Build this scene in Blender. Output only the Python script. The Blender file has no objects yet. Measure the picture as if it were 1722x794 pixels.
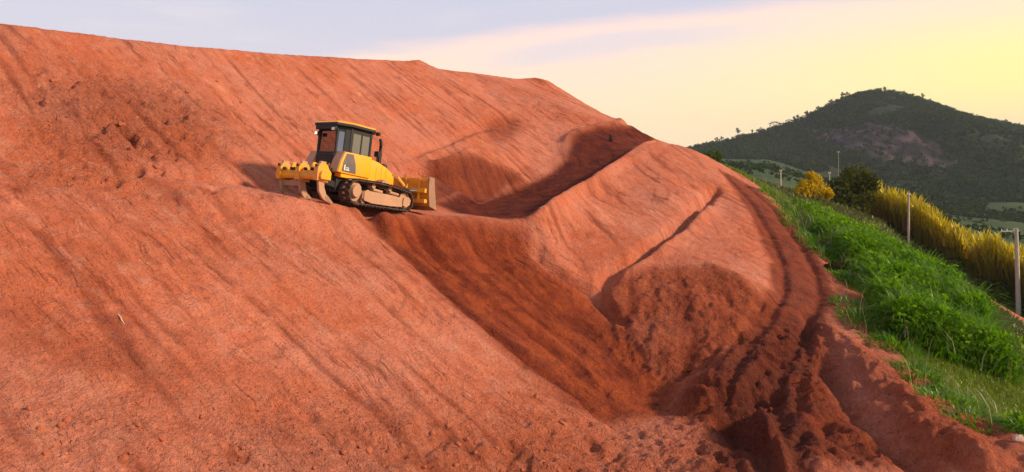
import bpy, bmesh, math, random
import numpy as np
from mathutils import Vector, Matrix
from mathutils.geometry import delaunay_2d_cdt

scene = bpy.context.scene
COL = scene.collection
R = math.radians

# ------------------------------------------------------------------ camera, light, exposure
F_PX, U0, V_H = 1230.0, 861.0, 250.0        # focal length, optical centre and horizon of the photograph
Z0 = 9.0                                    # world height of the camera
cam_d = bpy.data.cameras.new('camera')
cam_d.sensor_width = 36.0
cam_d.lens = 36.0 * F_PX / 1722.0
cam_d.shift_y = -(397.0 - V_H) / 1722.0
cam_d.clip_start = 0.1
cam_d.clip_end = 20000
cam = bpy.data.objects.new('camera', cam_d)
COL.objects.link(cam)
cam.location = (0, 0, Z0)
cam.rotation_euler = (R(90), 0, 0)
scene.camera = cam

SUN_DIR = Vector((0.86, -0.20, 0.42)).normalized()
sun_d = bpy.data.lights.new('sun', 'SUN')
sun_d.energy = 3.9
sun_d.angle = R(6.0)
sun_d.color = (1.0, 0.78, 0.52)
sun = bpy.data.objects.new('sun', sun_d)
COL.objects.link(sun)
sun.rotation_euler = (-SUN_DIR).to_track_quat('-Z', 'Y').to_euler()
sun.location = (60, 0, 60)

scene.view_settings.view_transform = 'Standard'
scene.view_settings.look = 'None'
scene.view_settings.exposure = 0.36
scene.view_settings.gamma = 1.0
scene.view_settings.use_curve_mapping = False


class NT:
    """small node-tree helper"""
    def __init__(self, tree):
        self.t = tree
        self.n = tree.nodes
        self.l = tree.links
        self.n.clear()

    def new(self, typ, **kw):
        nd = self.n.new(typ)
        for k, v in kw.items():
            if k == 'ins':
                for kk, vv in v.items():
                    self.put(nd.inputs[kk], vv)
            else:
                setattr(nd, k, v)
        return nd

    def put(self, sock, v):
        if hasattr(v, 'is_output'):
            self.l.new(v, sock)
        else:
            sock.default_value = v

    def math(self, op, a, b=None, c=None, clamp=False):
        nd = self.n.new('ShaderNodeMath')
        nd.operation = op
        nd.use_clamp = clamp
        self.put(nd.inputs[0], a)
        if b is not None: self.put(nd.inputs[1], b)
        if c is not None: self.put(nd.inputs[2], c)
        return nd.outputs[0]

    def smooth(self, x, lo, hi, a=0.0, b=1.0):
        nd = self.n.new('ShaderNodeMapRange')
        nd.interpolation_type = 'SMOOTHSTEP'
        for i, v in enumerate((x, lo, hi, a, b)):
            self.put(nd.inputs[i], v)
        return nd.outputs[0]

    def mix(self, f, a, b, blend='MIX'):
        nd = self.n.new('ShaderNodeMix')
        nd.data_type = 'RGBA'
        nd.blend_type = blend
        self.put(nd.inputs[0], f)
        self.put(nd.inputs[6], a if hasattr(a, 'is_output') else (*a, 1))
        self.put(nd.inputs[7], b if hasattr(b, 'is_output') else (*b, 1))
        return nd.outputs[2]

    def noise(self, vec, scale, detail=4, rough=0.55, dist=0.0, out=0):
        nd = self.n.new('ShaderNodeTexNoise')
        if vec is not None: self.put(nd.inputs['Vector'], vec)
        nd.inputs['Scale'].default_value = scale
        nd.inputs['Detail'].default_value = detail
        nd.inputs['Roughness'].default_value = rough
        nd.inputs['Distortion'].default_value = dist
        return nd.outputs[out]

    def attr(self, name, out='Fac'):
        nd = self.n.new('ShaderNodeAttribute')
        nd.attribute_name = name
        return nd.outputs[out]


# evening sky: Nishita sky under thin cloud bands and a warm haze low on the right
world = bpy.data.worlds.new('World')
scene.world = world
world.use_nodes = True
w = NT(world.node_tree)
tc = w.new('ShaderNodeTexCoord').outputs['Generated']
sep = w.new('ShaderNodeSeparateXYZ', ins={0: tc})
X, Y, Z = sep.outputs
az = w.math('ARCTAN2', X, Y)
azc = w.math('MINIMUM', w.math('MAXIMUM', az, -0.75), 1.0)
sky = w.new('ShaderNodeTexSky', sky_type='NISHITA', sun_disc=False)
sky.sun_elevation = math.asin(SUN_DIR.z)
sky.sun_rotation = math.atan2(SUN_DIR.x, SUN_DIR.y)
sky.air_density = 1.2
sky.dust_density = 2.5
stretch = w.new('ShaderNodeVectorMath', operation='MULTIPLY', ins={0: tc, 1: (1.0, 1.0, 7.0)}).outputs[0]
nz = w.math('SUBTRACT', w.noise(stretch, 2.2, 4, 0.5, 0.3), 0.5)
nz2 = w.math('SUBTRACT', w.noise(stretch, 5.0, 5, 0.55, 0.4), 0.5)
eb = w.math('ADD', 0.158, w.math('SUBTRACT', w.math('MULTIPLY', azc, 0.12), w.math('MULTIPLY', w.math('MULTIPLY', azc, azc), 0.125)))
de = w.math('ADD', w.math('SUBTRACT', Z, eb), w.math('MULTIPLY', nz, 0.040))
de = w.math('ADD', de, w.math('MULTIPLY', nz2, 0.022))
upper = w.smooth(de, -0.014, 0.012)
warm = w.smooth(az, 0.06, 0.72)
warm = w.math('MULTIPLY', warm, w.smooth(az, 2.1, 1.2))
low_l = w.mix(w.smooth(Z, 0.02, 0.17), (0.99, 0.78, 0.50), (1.0, 0.72, 0.64))
low_r = w.mix(w.smooth(Z, 0.0, 0.085), (0.99, 0.72, 0.42), (0.99, 0.87, 0.33))
low_r = w.mix(w.smooth(Z, 0.10, 0.185), low_r, (1.0, 0.75, 0.56))
low = w.mix(warm, low_l, low_r)
# the bluish strip inside the pink band
strip = w.math('MULTIPLY', w.smooth(de, -0.052, -0.032), w.smooth(de, -0.012, -0.024))
strip = w.math('MULTIPLY', strip, w.math('MULTIPLY', w.smooth(az, -0.1, 0.05), w.smooth(az, 0.42, 0.2)))
low = w.mix(w.math('MULTIPLY', strip, 0.55), low, (0.66, 0.64, 0.72))
top = w.mix(w.smooth(Z, 0.12, 0.24), (0.64, 0.60, 0.69), (0.58, 0.58, 0.71))
top = w.mix(w.smooth(w.math('ADD', nz, nz2), 0.0, 0.5), top, (0.72, 0.66, 0.70))
col = w.mix(upper, low, top)
col = w.mix(w.smooth(Z, 0.24, 0.75), col, (0.42, 0.46, 0.60))
bands = w.new('ShaderNodeVectorMath', operation='SCALE', ins={0: col, 'Scale': 9.5}).outputs[0]
skycol = w.mix(0.88, sky.outputs[0], bands)
bg = w.new('ShaderNodeBackground', ins={'Color': skycol, 'Strength': 0.1})
wo = w.new('ShaderNodeOutputWorld', ins={'Surface': bg.outputs[0]})

# ------------------------------------------------------------------ helpers
rng = np.random.default_rng(7)
random.seed(7)


def tag(o, label=None, cat=None, group=None, kind=None):
    if label: o['label'] = label
    if cat: o['category'] = cat
    if group: o['group'] = group
    if kind: o['kind'] = kind
    return o


def empty(name, loc, rot=(0, 0, 0)):
    o = bpy.data.objects.new(name, None)
    o.empty_display_size = 0.3
    o.location = loc
    o.rotation_euler = rot
    COL.objects.link(o)
    return o


def link_mesh(name, me, mat, parent=None, smooth=False):
    if mat is not None and not me.materials:
        for m in (mat if isinstance(mat, (list, tuple)) else [mat]):
            me.materials.append(m)
    if smooth:
        me.polygons.foreach_set('use_smooth', [True] * len(me.polygons))
    o = bpy.data.objects.new(name, me)
    COL.objects.link(o)
    if parent is not None: o.parent = parent
    return o


def np_mesh(name, V, faces, uniform=True):
    """mesh from an (N,3) array and an (M,k) index array"""
    me = bpy.data.meshes.new(name)
    V = np.asarray(V, np.float32)
    Fa = np.asarray(faces, np.int32)
    k = Fa.shape[1]
    me.vertices.add(len(V))
    me.vertices.foreach_set('co', V.ravel())
    me.loops.add(Fa.size)
    me.loops.foreach_set('vertex_index', Fa.ravel())
    me.polygons.add(len(Fa))
    me.polygons.foreach_set('loop_start', np.arange(0, Fa.size, k, dtype=np.int32))
    me.update(calc_edges=True)
    return me


def set_attr(me, name, vals):
    a = me.attributes.new(name, 'FLOAT', 'POINT')
    a.data.foreach_set('value', np.asarray(vals, np.float32).ravel())


def at(u, v, d):
    """a point d metres ahead of the camera, seen at pixel (u, v) of the photograph"""
    return np.array([(u - U0) / F_PX * d, d, (V_H - v) / F_PX * d])


def lattice(ix, iy, seed):
    h = (ix.astype(np.int64) * 374761393 + iy.astype(np.int64) * 668265263 + seed * 1274126177) & 0xFFFFFFFF
    h = ((h ^ (h >> 13)) * 1274126177) & 0xFFFFFFFF
    h = h ^ (h >> 16)
    return (h & 0xFFFFFF).astype(np.float64) / 0xFFFFFF


def vnoise(x, y, seed=0):
    ix, iy = np.floor(x), np.floor(y)
    fx, fy = x - ix, y - iy
    fx = fx * fx * fx * (fx * (fx * 6 - 15) + 10)
    fy = fy * fy * fy * (fy * (fy * 6 - 15) + 10)
    a = lattice(ix, iy, seed); b = lattice(ix + 1, iy, seed)
    c = lattice(ix, iy + 1, seed); d = lattice(ix + 1, iy + 1, seed)
    return (a * (1 - fx) + b * fx) * (1 - fy) + (c * (1 - fx) + d * fx) * fy


def fbm(x, y, octaves=4, seed=0, gain=0.5):
    s = 0.0; amp = 1.0; tot = 0.0
    for o in range(octaves):
        ca, sa = math.cos(o * 1.1), math.sin(o * 1.1)
        xx, yy = (x * ca - y * sa) * 2 ** o, (x * sa + y * ca) * 2 ** o
        s = s + amp * (vnoise(xx, yy, seed + o * 17) - 0.5)
        tot += amp
        amp *= gain
    return s / tot * 2


def sstep(x, a, b):
    t = np.clip((x - a) / (b - a), 0, 1)
    return t * t * (3 - 2 * t)


def blur(A, sigma):
    r = int(3 * sigma) + 1
    k = np.exp(-0.5 * (np.arange(-r, r + 1) / sigma) ** 2)
    k /= k.sum()
    P = np.pad(A, ((r, r), (0, 0)), 'edge')
    B = sum(k[i] * P[i:i + A.shape[0]] for i in range(2 * r + 1))
    P = np.pad(B, ((0, 0), (r, r)), 'edge')
    return sum(k[i] * P[:, i:i + A.shape[1]] for i in range(2 * r + 1))


def principled(name, color, rough=0.6, metal=0.0, spec=0.5):
    m = bpy.data.materials.new(name)
    m.use_nodes = True
    n = NT(m.node_tree)
    p = n.new('ShaderNodeBsdfPrincipled')
    out = n.new('ShaderNodeOutputMaterial')
    n.l.new(p.outputs[0], out.inputs[0])
    n.put(p.inputs['Base Color'], color if hasattr(color, 'is_output') else (*color, 1))
    p.inputs['Roughness'].default_value = rough
    p.inputs['Metallic'].default_value = metal
    p.inputs['Specular IOR Level'].default_value = spec
    return m, n, p
# ------------------------------------------------------------------ lie of the land beyond the works
def valley(x, y):
    q = x - 0.35 * y
    z = -9.5 - 0.27 * np.clip(q, 0, 95)
    z = z - 0.03 * np.clip(q - 95, 0, 400)
    z = z + fbm(x / 60.0, y / 60.0, 3, 5) * 7.0 * sstep(np.hypot(x, y), 90, 220) * sstep(q, 5, 50)
    return z


# ------------------------------------------------------------------ the earth works: surveyed lines -> TIN -> height grid
def slope_plane(u, v):
    """point of the big lower face (dips 28 degrees to the right and towards the viewer)"""
    a, b = (u - U0) / F_PX, (V_H - v) / F_PX
    k = 0.53
    d = (-2.1 - k * (0.86 * 5.7 + 0.5 * 26)) / (b + k * 0.86 * a - k * 0.5)
    return np.array([a * d, d, b * d])


lines = []
def L(*pts): lines.append([at(*p) for p in pts])

crest = [(-420, -40, 20), (-150, 15, 23.5), (0, 38, 26), (120, 51, 28.5), (240, 66, 31), (350, 80, 34), (460, 90, 37.5), (590, 97, 43),
         (690, 103, 49.5), (705, 100, 50), (718, 108, 50.5), (735, 115, 51), (790, 121, 55), (840, 128, 60), (872, 133, 63.5), (900, 130, 65), (922, 136, 66), (960, 160, 65.5),
         (1010, 190, 63), (1025, 196, 60), (1060, 214, 56), (1080, 228, 53)]
L(*crest)
back = []
for i, p in enumerate(crest):
    q = at(*p)
    if p[0] < 900: lines.append([q + np.array([-0.86 * s, 0.5 * s, -0.35 - 0.02 * s]) for s in (3.0, 9.0, 18.0)])
    elif p[0] < 930: lines.append([q + np.array([-0.3 * s, 0.95 * s, -0.35 - 0.02 * s]) for s in (3.0, 9.0, 18.0)])
    else: lines.append([q + np.array([0.62 * s, 0.78 * s, -0.30 * s - .1]) for s in (2.0, 5.0)])
# bench the dozer stands on, and its uphill and downhill edges
bench = np.array([(-17.5, 16.5, 0.1), (-14.5, 19.3, -0.35), (-12.6, 20.8, -0.62), (-10.4, 22.4, -0.95), (-8, 24.4, -1.45), (-5.6, 26.55, -2.03), (-3.5, 29.2, -2.55),
                  (-1.2, 31.6, -2.8), (1.9, 35.0, -2.5), (5.3, 39.4, -1.2), (8.2, 43.6, 0.05), (10.2, 48, 0.2)])
wid_in = [.35, .4, .5, .8, 1.3, 1.75, 2.6, 3.6, 2.9, 1.8, 1.5, 1.3]
wid_out = [.35, .4, .5, .8, 1.2, 1.5, 1.6, 1.6, 1.3, 1.2, 1.0, 1.0]
ce, inn, out = [], [], []
for i, p in enumerate(bench):
    t = bench[min(i + 1, len(bench) - 1)] - bench[max(i - 1, 0)]
    t = t[:2] / np.hypot(*t[:2])
    n = np.array([-t[1], t[0], 0.0])
    ce.append(p)
    inn.append(p + n * wid_in[i] + np.array([0, 0, .12]))
    out.append(p - n * wid_out[i] + np.array([0, 0, -.08]))
lines.append(ce); lines.append(inn); lines.append(out[:6])
# wall cut above the road to the right of the dozer, with the spur that reaches down to the road
L((690, 303, 32.2), (722, 291, 33.7), (760, 273, 35.5), (800, 258, 37.3), (830, 272, 38.0), (862, 292, 38.4), (890, 306, 38.8))
L((890, 306, 38.9), (925, 292, 40.2), (948, 272, 41.3), (952, 245, 43.5), (962, 228, 45), (1000, 221, 47.2), (1040, 212, 49.2), (1060, 211, 50), (1082, 224, 50), (1104, 234, 49.5))
L((820, 215, 44), (870, 230, 43.5), (920, 235, 45))
L((790, 240, 39.6), (840, 252, 40.4), (890, 272, 41.0), (930, 262, 42.4))
# narrow upper ledge
L((660, 286, 32.6), (700, 272, 34.6), (760, 248, 38.2), (820, 222, 42.4), (860, 206, 45.6))
L((668, 277, 33.6), (705, 263, 35.6), (760, 238, 39.2), (820, 212, 43.4), (860, 197, 46.8))
# crest of the block below the road
L((690, 361, 26.6), (800, 365, 28.3), (860, 371, 28.8), (882, 374, 28.9), (905, 362, 29.4), (933, 344, 30.9), (965, 325, 33.2), (1000, 304, 36.2), (1050, 271, 40), (1085, 249, 42.5), (1106, 236, 44))
L((1106, 236, 44), (1135, 241, 44.6), (1165, 251, 45), (1188, 268, 44), (1208, 288, 42.6))
L((895, 398, 28.6), (903, 425, 28.3), (930, 447, 28.0), (970, 470, 27.7), (1008, 500, 27.2))
L((1207, 303, 40.4), (1195, 325, 38.6), (1170, 352, 35.8), (1140, 380, 33), (1100, 412, 30.5), (1065, 436, 29), (1030, 455, 28.2), (1012, 482, 27.4))
L((1000, 340, 34.6), (1080, 300, 38.3), (1150, 280, 41.2))
L((960, 400, 30.2), (1020, 380, 31.6), (1090, 350, 34.2), (1150, 322, 37))
# ledge and cut face under it
L((1213, 300, 41.2), (1206, 330, 38.3), (1185, 356, 35.6), (1150, 388, 32.6), (1110, 420, 30.2), (1075, 443, 28.9))
L((1018, 484, 27.3), (1045, 463, 27.9), (1100, 452, 28.3), (1150, 447, 28.5), (1200, 444, 28.3), (1250, 466, 27.4), (1288, 502, 26.2))
L((1030, 560, 24.8), (1060, 610, 23.4), (1110, 648, 22.7), (1170, 632, 22.7), (1220, 588, 23.2), (1262, 550, 24.2))
L((1212, 292, 42), (1225, 330, 38.5), (1245, 380, 34.4), (1268, 440, 30), (1285, 482, 27.4))
# haul road
L((1228, 300, 43.2), (1260, 340, 38.4), (1285, 400, 33.4), (1302, 450, 30), (1303, 500, 27.2), (1280, 545, 24.8), (1225, 600, 22.3), (1180, 650, 20.8))
L((1245, 305, 44), (1300, 345, 39.6), (1348, 400, 34.6), (1385, 450, 30.7), (1395, 490, 28.1), (1380, 530, 25.9), (1362, 580, 23.6), (1350, 640, 21.3), (1345, 720, 18.8))
# outer shoulder
L((1190, 262, 47), (1250, 296, 46.5), (1300, 330, 43), (1332, 365, 39.6), (1362, 400, 35.7), (1412, 450, 31.7), (1442, 510, 27.6), (1482, 572, 24.6), (1540, 627, 22), (1620, 682, 19.6), (1700, 722, 17.8), (1780, 755, 16.4), (2000, 830, 13.5))
# spur along the lower right and the hollow at its foot
L((1376, 548, 25.2), (1402, 572, 24.2), (1430, 593, 23.4), (1500, 652, 20.9), (1600, 737, 18.1), (1690, 800, 16.2), (1850, 900, 13.6))
L((1388, 622, 22.4), (1435, 690, 19.8), (1530, 772, 17.3), (1640, 870, 14.8))
# floor of the gully
for p in [(960, 675, 20.9), (1000, 705, 20.2), (1060, 680, 21.3), (1120, 690, 21.2), (1180, 700, 20.2), (1250, 690, 20.2), (1300, 650, 21.2), (1050, 740, 18.8),
          (1150, 750, 18.4), (1230, 740, 18.8), (1000, 794, 17.0), (1100, 794, 17.0), (1200, 794, 16.9), (1300, 794, 16.7), (1380, 730, 18.5), (1420, 794, 16.4), (1500, 800, 16.2)]:
    lines.append([at(*p)])
L((1270, 722, 18.5), (1295, 740, 17.9), (1320, 775, 16.9))
for y in (-8, 0, 6, 11, 14):
    for x in (2, 8, 14):
        lines.append([np.array([x, y, -7.55])])
# lower face
for u, v in [(-200, 420), (-200, 620), (-200, 794), (0, 400), (0, 520), (0, 650), (0, 794), (150, 380), (150, 520), (150, 650), (150, 794), (300, 370), (300, 500), (300, 640), (300, 794),
             (450, 380), (450, 500), (450, 640), (450, 794), (560, 400), (600, 500), (600, 640), (600, 794), (720, 520), (720, 640), (720, 794), (820, 600), (820, 700), (850, 794)]:
    lines.append([slope_plane(u, v)])
lines.append([slope_plane(u, v) + np.array([0, 0, .12]) for u, v in [(588, 356), (640, 408), (715, 472), (790, 540), (860, 596), (940, 655)]])
lines.append([slope_plane(u, v) + np.array([0, 0, -.30]) for u, v in [(612, 362), (662, 412), (738, 478), (815, 546), (885, 600), (965, 655)]])
for u, v in [(700, 400), (780, 440), (860, 480), (820, 420), (900, 520), (960, 580), (960, 540)]:
    lines.append([slope_plane(u, v) + np.array([0, 0, -.12])])
for x, y in [(-8, 6), (-12, 4), (-3, 8), (-16, 10), (-6, 0), (-14, -4)]:
    lines.append([np.array([x, y, max(-7.5, -2.1 - .53 * (.86 * (x + 5.7) - .5 * (y - 26)))])])
for x, y in [(-24, 8), (-32, 12), (-24, -4), (-36, -6)]:
    lines.append([np.array([x, y, -1.0 + (-.35 * x - 8) * .1])])
# outer, grassed side
for x, y, z in [(15.5, 12, -8.2), (14.8, 16, -8.1), (14.8, 19, -8.1), (15.1, 22.2, -8.0), (16.6, 25, -7.6), (17.9, 28.5, -7.05), (18.7, 33, -6.25), (19.4, 38, -5.6), (19.2, 45, -4.5), (19.5, 52, -3.6), (19, 60, -2.7),
                (19, 20, -9.6), (22, 28, -9.4), (24, 36, -8.6), (25, 46, -7.2), (27, 58, -5.6), (29, 70, -4.6), (28, 20, -12.2), (31, 30, -12.4), (32, 40, -11.8), (33, 52, -10.2),
                (33.5, 66, -6.6), (35, 80, -5.8), (36, 95, -5), (38, 75, -8.2), (40, 68, -10.9), (42.5, 60, -13.6), (44, 52, -14.3), (47, 40, -15), (38.7, 60, -13.4), (40.4, 52, -14.2), (37, 66, -11.6), (34.5, 58, -12.0), (34.9, 73, -9.2), (50, 25, -15.5), (50, 10, -15), (36, 10, -12),
                (46, 70, -14), (52, 60, -16), (50, 84, -14.5), (40, 100, -8), (24, 80, -3.6), (22, 66, -3)]:
    lines.append([np.array([x, y, z])])
# rim of the sheet meets the country around it
def rim(x, y):
    z = float(valley(np.array([float(x)]), np.array([float(y)]))[0]) - 0.4
    return np.array([x, y, z])
for t in range(-8, 111, 8):
    lines.append([rim(60, t)])
    lines.append([np.array([-45, t, 3.5 if t > 20 else 0.0])])
for t in range(-45, 61, 7):
    lines.append([rim(t, 110) if t > 10 else np.array([t, 110, 3.0])])
    lines.append([rim(t, -8) if t > 20 else np.array([t, -8, -7.55 if t > -16 else -2.0])])

P = []
for ln in lines:
    ln = [np.asarray(p, float) for p in ln]
    P.append(ln[0])
    for a, b in zip(ln[:-1], ln[1:]):
        n = max(1, int(np.hypot(*(b - a)[:2]) / 0.7))
        for i in range(1, n + 1):
            P.append(a + (b - a) * i / n)
P = np.array(P)
key = {}
for p in P:
    key.setdefault((round(p[0] / 0.12), round(p[1] / 0.12)), p)
P = np.array(list(key.values()))
vo, _, tri, _, _, _ = delaunay_2d_cdt([Vector((p[0], p[1])) for p in P], [], [], 0, 1e-6)

GX0, GX1, GY0, GY1, GS = -45.0, 60.0, -8.0, 110.0, 0.1
gx = np.arange(GX0, GX1 + 1e-6, GS); gy = np.arange(GY0, GY1 + 1e-6, GS)
H = np.zeros((len(gy), len(gx)))
for t in tri:
    a, b, c = P[t[0]], P[t[1]], P[t[2]]
    x0, x1 = min(a[0], b[0], c[0]), max(a[0], b[0], c[0])
    y0, y1 = min(a[1], b[1], c[1]), max(a[1], b[1], c[1])
    i0, i1 = max(0, int((x0 - GX0) / GS)), min(len(gx), int((x1 - GX0) / GS) + 2)
    j0, j1 = max(0, int((y0 - GY0) / GS)), min(len(gy), int((y1 - GY0) / GS) + 2)
    if i1 <= i0 or j1 <= j0: continue
    xx, yy = np.meshgrid(gx[i0:i1], gy[j0:j1])
    den = (b[1] - c[1]) * (a[0] - c[0]) + (c[0] - b[0]) * (a[1] - c[1])
    if abs(den) < 1e-12: continue
    l1 = ((b[1] - c[1]) * (xx - c[0]) + (c[0] - b[0]) * (yy - c[1])) / den
    l2 = ((c[1] - a[1]) * (xx - c[0]) + (a[0] - c[0]) * (yy - c[1])) / den
    l3 = 1 - l1 - l2
    m = (l1 >= -1e-6) & (l2 >= -1e-6) & (l3 >= -1e-6)
    sub = H[j0:j1, i0:i1]
    sub[m] = (l1 * a[2] + l2 * b[2] + l3 * c[2])[m]
H = blur(H, 1.2)
XX, YY = np.meshgrid(gx, gy)


def bil(A, x, y):
    fx = np.clip((np.asarray(x) - GX0) / GS, 0, len(gx) - 1.001); fy = np.clip((np.asarray(y) - GY0) / GS, 0, len(gy) - 1.001)
    i, j = fx.astype(int), fy.astype(int)
    fx, fy = fx - i, fy - j
    return (A[j, i] * (1 - fx) + A[j, i + 1] * fx) * (1 - fy) + (A[j + 1, i] * (1 - fx) + A[j + 1, i + 1] * fx) * fy


HB = H.copy()
YS = np.arange(9.0, 108.0, 0.04)
def hit(u, v):
    """where the sight line through pixel (u, v) meets the earth"""
    x, z = (u - U0) / F_PX * YS, (V_H - v) / F_PX * YS
    below = (z < bil(HB, x, YS)) & (x > GX0) & (x < GX1)
    i = int(np.argmax(below)) if below.any() else len(YS) - 1
    return np.array([x[i], YS[i], z[i]])


def region(poly, soft=0.25):
    """soft mask of the ground inside a surveyed outline"""
    pts = np.array([hit(u, v)[:2] for u, v in poly])
    inside = np.zeros(XX.shape, bool)
    n = len(pts)
    for i in range(n):
        x1, y1 = pts[i]; x2, y2 = pts[(i + 1) % n]
        if y1 == y2: continue
        c = ((YY > y1) != (YY > y2)) & (XX < (x2 - x1) * (YY - y1) / (y2 - y1) + x1)
        inside ^= c
    return blur(inside.astype(float), soft / GS)


def path_dist(pts):
    D = np.full(XX.shape, 1e9); S = np.zeros(XX.shape); acc = 0.0; side = np.zeros(XX.shape)
    for a, b in zip(pts[:-1], pts[1:]):
        d = b - a; ln = np.hypot(*d); d = d / ln
        t = np.clip((XX - a[0]) * d[0] + (YY - a[1]) * d[1], 0, ln)
        ex, ey = XX - a[0] - t * d[0], YY - a[1] - t * d[1]
        r = np.hypot(ex, ey)
        m = r < D
        D[m] = r[m]; S[m] = (acc + t)[m]
        side[m] = (d[0] * ey - d[1] * ex)[m]
        acc += ln
    return D, S, side


# fresh moist soil: slide, cut wall, road, gully floor; the trench adds painted shade
m_slide = region([(596, 352), (690, 364), (800, 366), (884, 376), (902, 440), (1005, 505), (1080, 570), (1150, 645), (1110, 700), (990, 694), (880, 618), (800, 546), (720, 474), (650, 410)])
m_cut = region([(1018, 482), (1100, 452), (1200, 444), (1288, 502), (1262, 556), (1180, 628), (1110, 655), (1040, 600)], 0.2)
m_trench = region([(724, 342), (800, 362), (884, 368), (960, 326), (1050, 268), (1102, 238), (1082, 222), (1060, 213), (1000, 222), (962, 229), (948, 272), (900, 306), (840, 325)], 0.2)
m_wall = region([(722, 292), (800, 259), (862, 292), (890, 307), (840, 327), (726, 345)], 0.15)
m_floor = region([(1150, 650), (1262, 552), (1385, 535), (1400, 600), (1440, 690), (1540, 772), (1540, 794), (1180, 794), (1190, 720), (1100, 690)], 0.4)
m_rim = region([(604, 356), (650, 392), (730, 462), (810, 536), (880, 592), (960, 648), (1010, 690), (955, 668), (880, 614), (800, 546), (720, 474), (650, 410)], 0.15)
m_dent = region([(816, 202), (840, 194), (864, 192), (868, 214), (850, 228), (816, 236)], 0.3)
m_spur = region([(1380, 550), (1430, 594), (1500, 652), (1600, 738), (1690, 800), (1640, 800), (1530, 740), (1450, 660), (1405, 610)], 0.3)
m_bank = region([(1330, 372), (1420, 464), (1448, 520), (1500, 592), (1560, 650), (1722, 738), (1722, 794), (1570, 810), (1440, 700), (1386, 600), (1384, 560), (1400, 480), (1350, 405)], 0.3)
m_bankl = region([(1410, 575), (1500, 605), (1722, 740), (1722, 794), (1560, 794), (1440, 650)], 0.35)
m_low = region([(700, 700), (980, 690), (1180, 700), (1190, 794), (1250, 860), (300, 860), (330, 735), (520, 690)], 0.9)
m_low = np.maximum(m_low, 0.6 * region([(-10, 700), (200, 650), (340, 690), (340, 860), (-10, 860)], 0.9))
m_patch = region([(-10, 490), (60, 520), (85, 560), (180, 585), (300, 610), (330, 640), (200, 640), (70, 590), (-10, 590)], 0.4)
m_spall = region([(30, 140), (140, 120), (280, 150), (420, 215), (250, 290), (140, 290), (70, 240)], 1.0)
m_benchline = region([(-20, 278), (160, 284), (300, 292), (455, 312), (470, 345), (330, 345), (160, 320), (-20, 300)], 0.5)
road = [hit(u, v)[:2] for u, v in [(1240, 305), (1282, 345), (1318, 400), (1342, 450), (1348, 495), (1325, 545), (1280, 610), (1265, 680), (1290, 794), (1300, 900)]]
rd, rs, rside = path_dist(road)
m_road = sstep(rd + 0.25 * fbm(XX * 1.3, YY * 1.3, 3, 3), 1.35, 0.95)
bd, bs, bside = path_dist([p[:2] for p in ce[3:]])
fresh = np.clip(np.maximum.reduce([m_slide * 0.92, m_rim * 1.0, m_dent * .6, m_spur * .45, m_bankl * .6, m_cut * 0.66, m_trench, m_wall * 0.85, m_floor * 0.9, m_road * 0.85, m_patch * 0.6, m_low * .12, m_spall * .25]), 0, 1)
damp_shade = np.clip(-.25 * m_cut + m_trench * 0.85 + m_road * 0.5 + m_floor * 0.4 + m_wall * 0.6 + m_patch * .25 + m_rim * .5 + m_dent * .3 - m_spur * .5 + .15 * m_cut, 0, 1)  # moist soil; the trench term also puts its shade into the colour

# streaks down the fall line (line integral of white noise along the slope)
sm = blur(H, 6.0)
gyv, gxv = np.gradient(sm, GS)
gm = np.hypot(gxv, gyv) + 1e-6
gxn, gyn = gxv / gm, gyv / gm
wn = rng.random(XX.shape)
def streaks(W, half, sig):
    A = blur(W, sig)
    A = (A - A.mean()) / A.std()
    acc = A.copy()
    for sg in (1, -1):
        px, py = XX.copy(), YY.copy()
        for k in range(half):
            vx, vy = bil(gxn, px, py), bil(gyn, px, py)
            px += sg * vx * GS * 1.5; py += sg * vy * GS * 1.5
            acc += bil(A, px, py)
    return acc / acc.std()
vis = (slice(150, 700), slice(0, 800))
st_f = streaks(wn, 12, 0.8)
st_c = streaks(rng.random(XX.shape), 22, 2.0)
slope_w = sstep(gm, 0.12, 0.4)
patchy = np.clip(0.5 + 1.3 * fbm(XX / 5.0, YY / 5.0, 3, 21), 0.05, 1.2)
big = fbm(XX / 6.0, YY / 6.0, 3, 31)
mid = fbm(XX / 1.6, YY / 1.6, 4, 41)
fine = fbm(XX / 0.45, YY / 0.45, 3, 51, 0.65)
edge = np.exp(-((XX * 0 + np.abs(bside)) / 0.9) ** 2)
rough = 0.5 + 1.6 * m_low + 2.0 * m_spall + 1.2 * m_floor + 0.8 * m_cut + 1.0 * m_benchline + 0.3 * m_slide + 0.7 * m_bank
calm = 1 - 0.85 * np.exp(-(bd / 1.5) ** 2)           # the dozer has graded its own bench
dH = (0.10 * big + 0.05 * mid * rough + 0.030 * fine * rough) * calm
dH += slope_w * patchy * (0.013 * st_f + 0.008 * st_c) * (1 + 0.2 * m_cut + 3.0 * m_wall + 1.6 * m_spall + 2.2 * m_benchline + 2.0 * m_slide + 2.5 * m_bank) * calm
# spalled bites along the bench edge and in the patch high on the left
bite = sstep(fbm(XX / 0.9, YY / 0.9, 3, 61), 0.22, 0.55)
dH -= bite * (0.42 * m_spall + 0.26 * m_benchline + 0.14 * m_low + 0.12 * m_bank + 0.20 * m_floor + 0.04 * m_cut)
bite2 = sstep(fbm(XX / 0.42, YY / 0.42, 3, 63), 0.25, 0.42)
dH -= bite2 * (0.24 * m_spall + 0.14 * m_benchline + 0.07 * m_low + 0.07 * m_bank + 0.10 * m_floor + 0.05 * m_slide)
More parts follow.
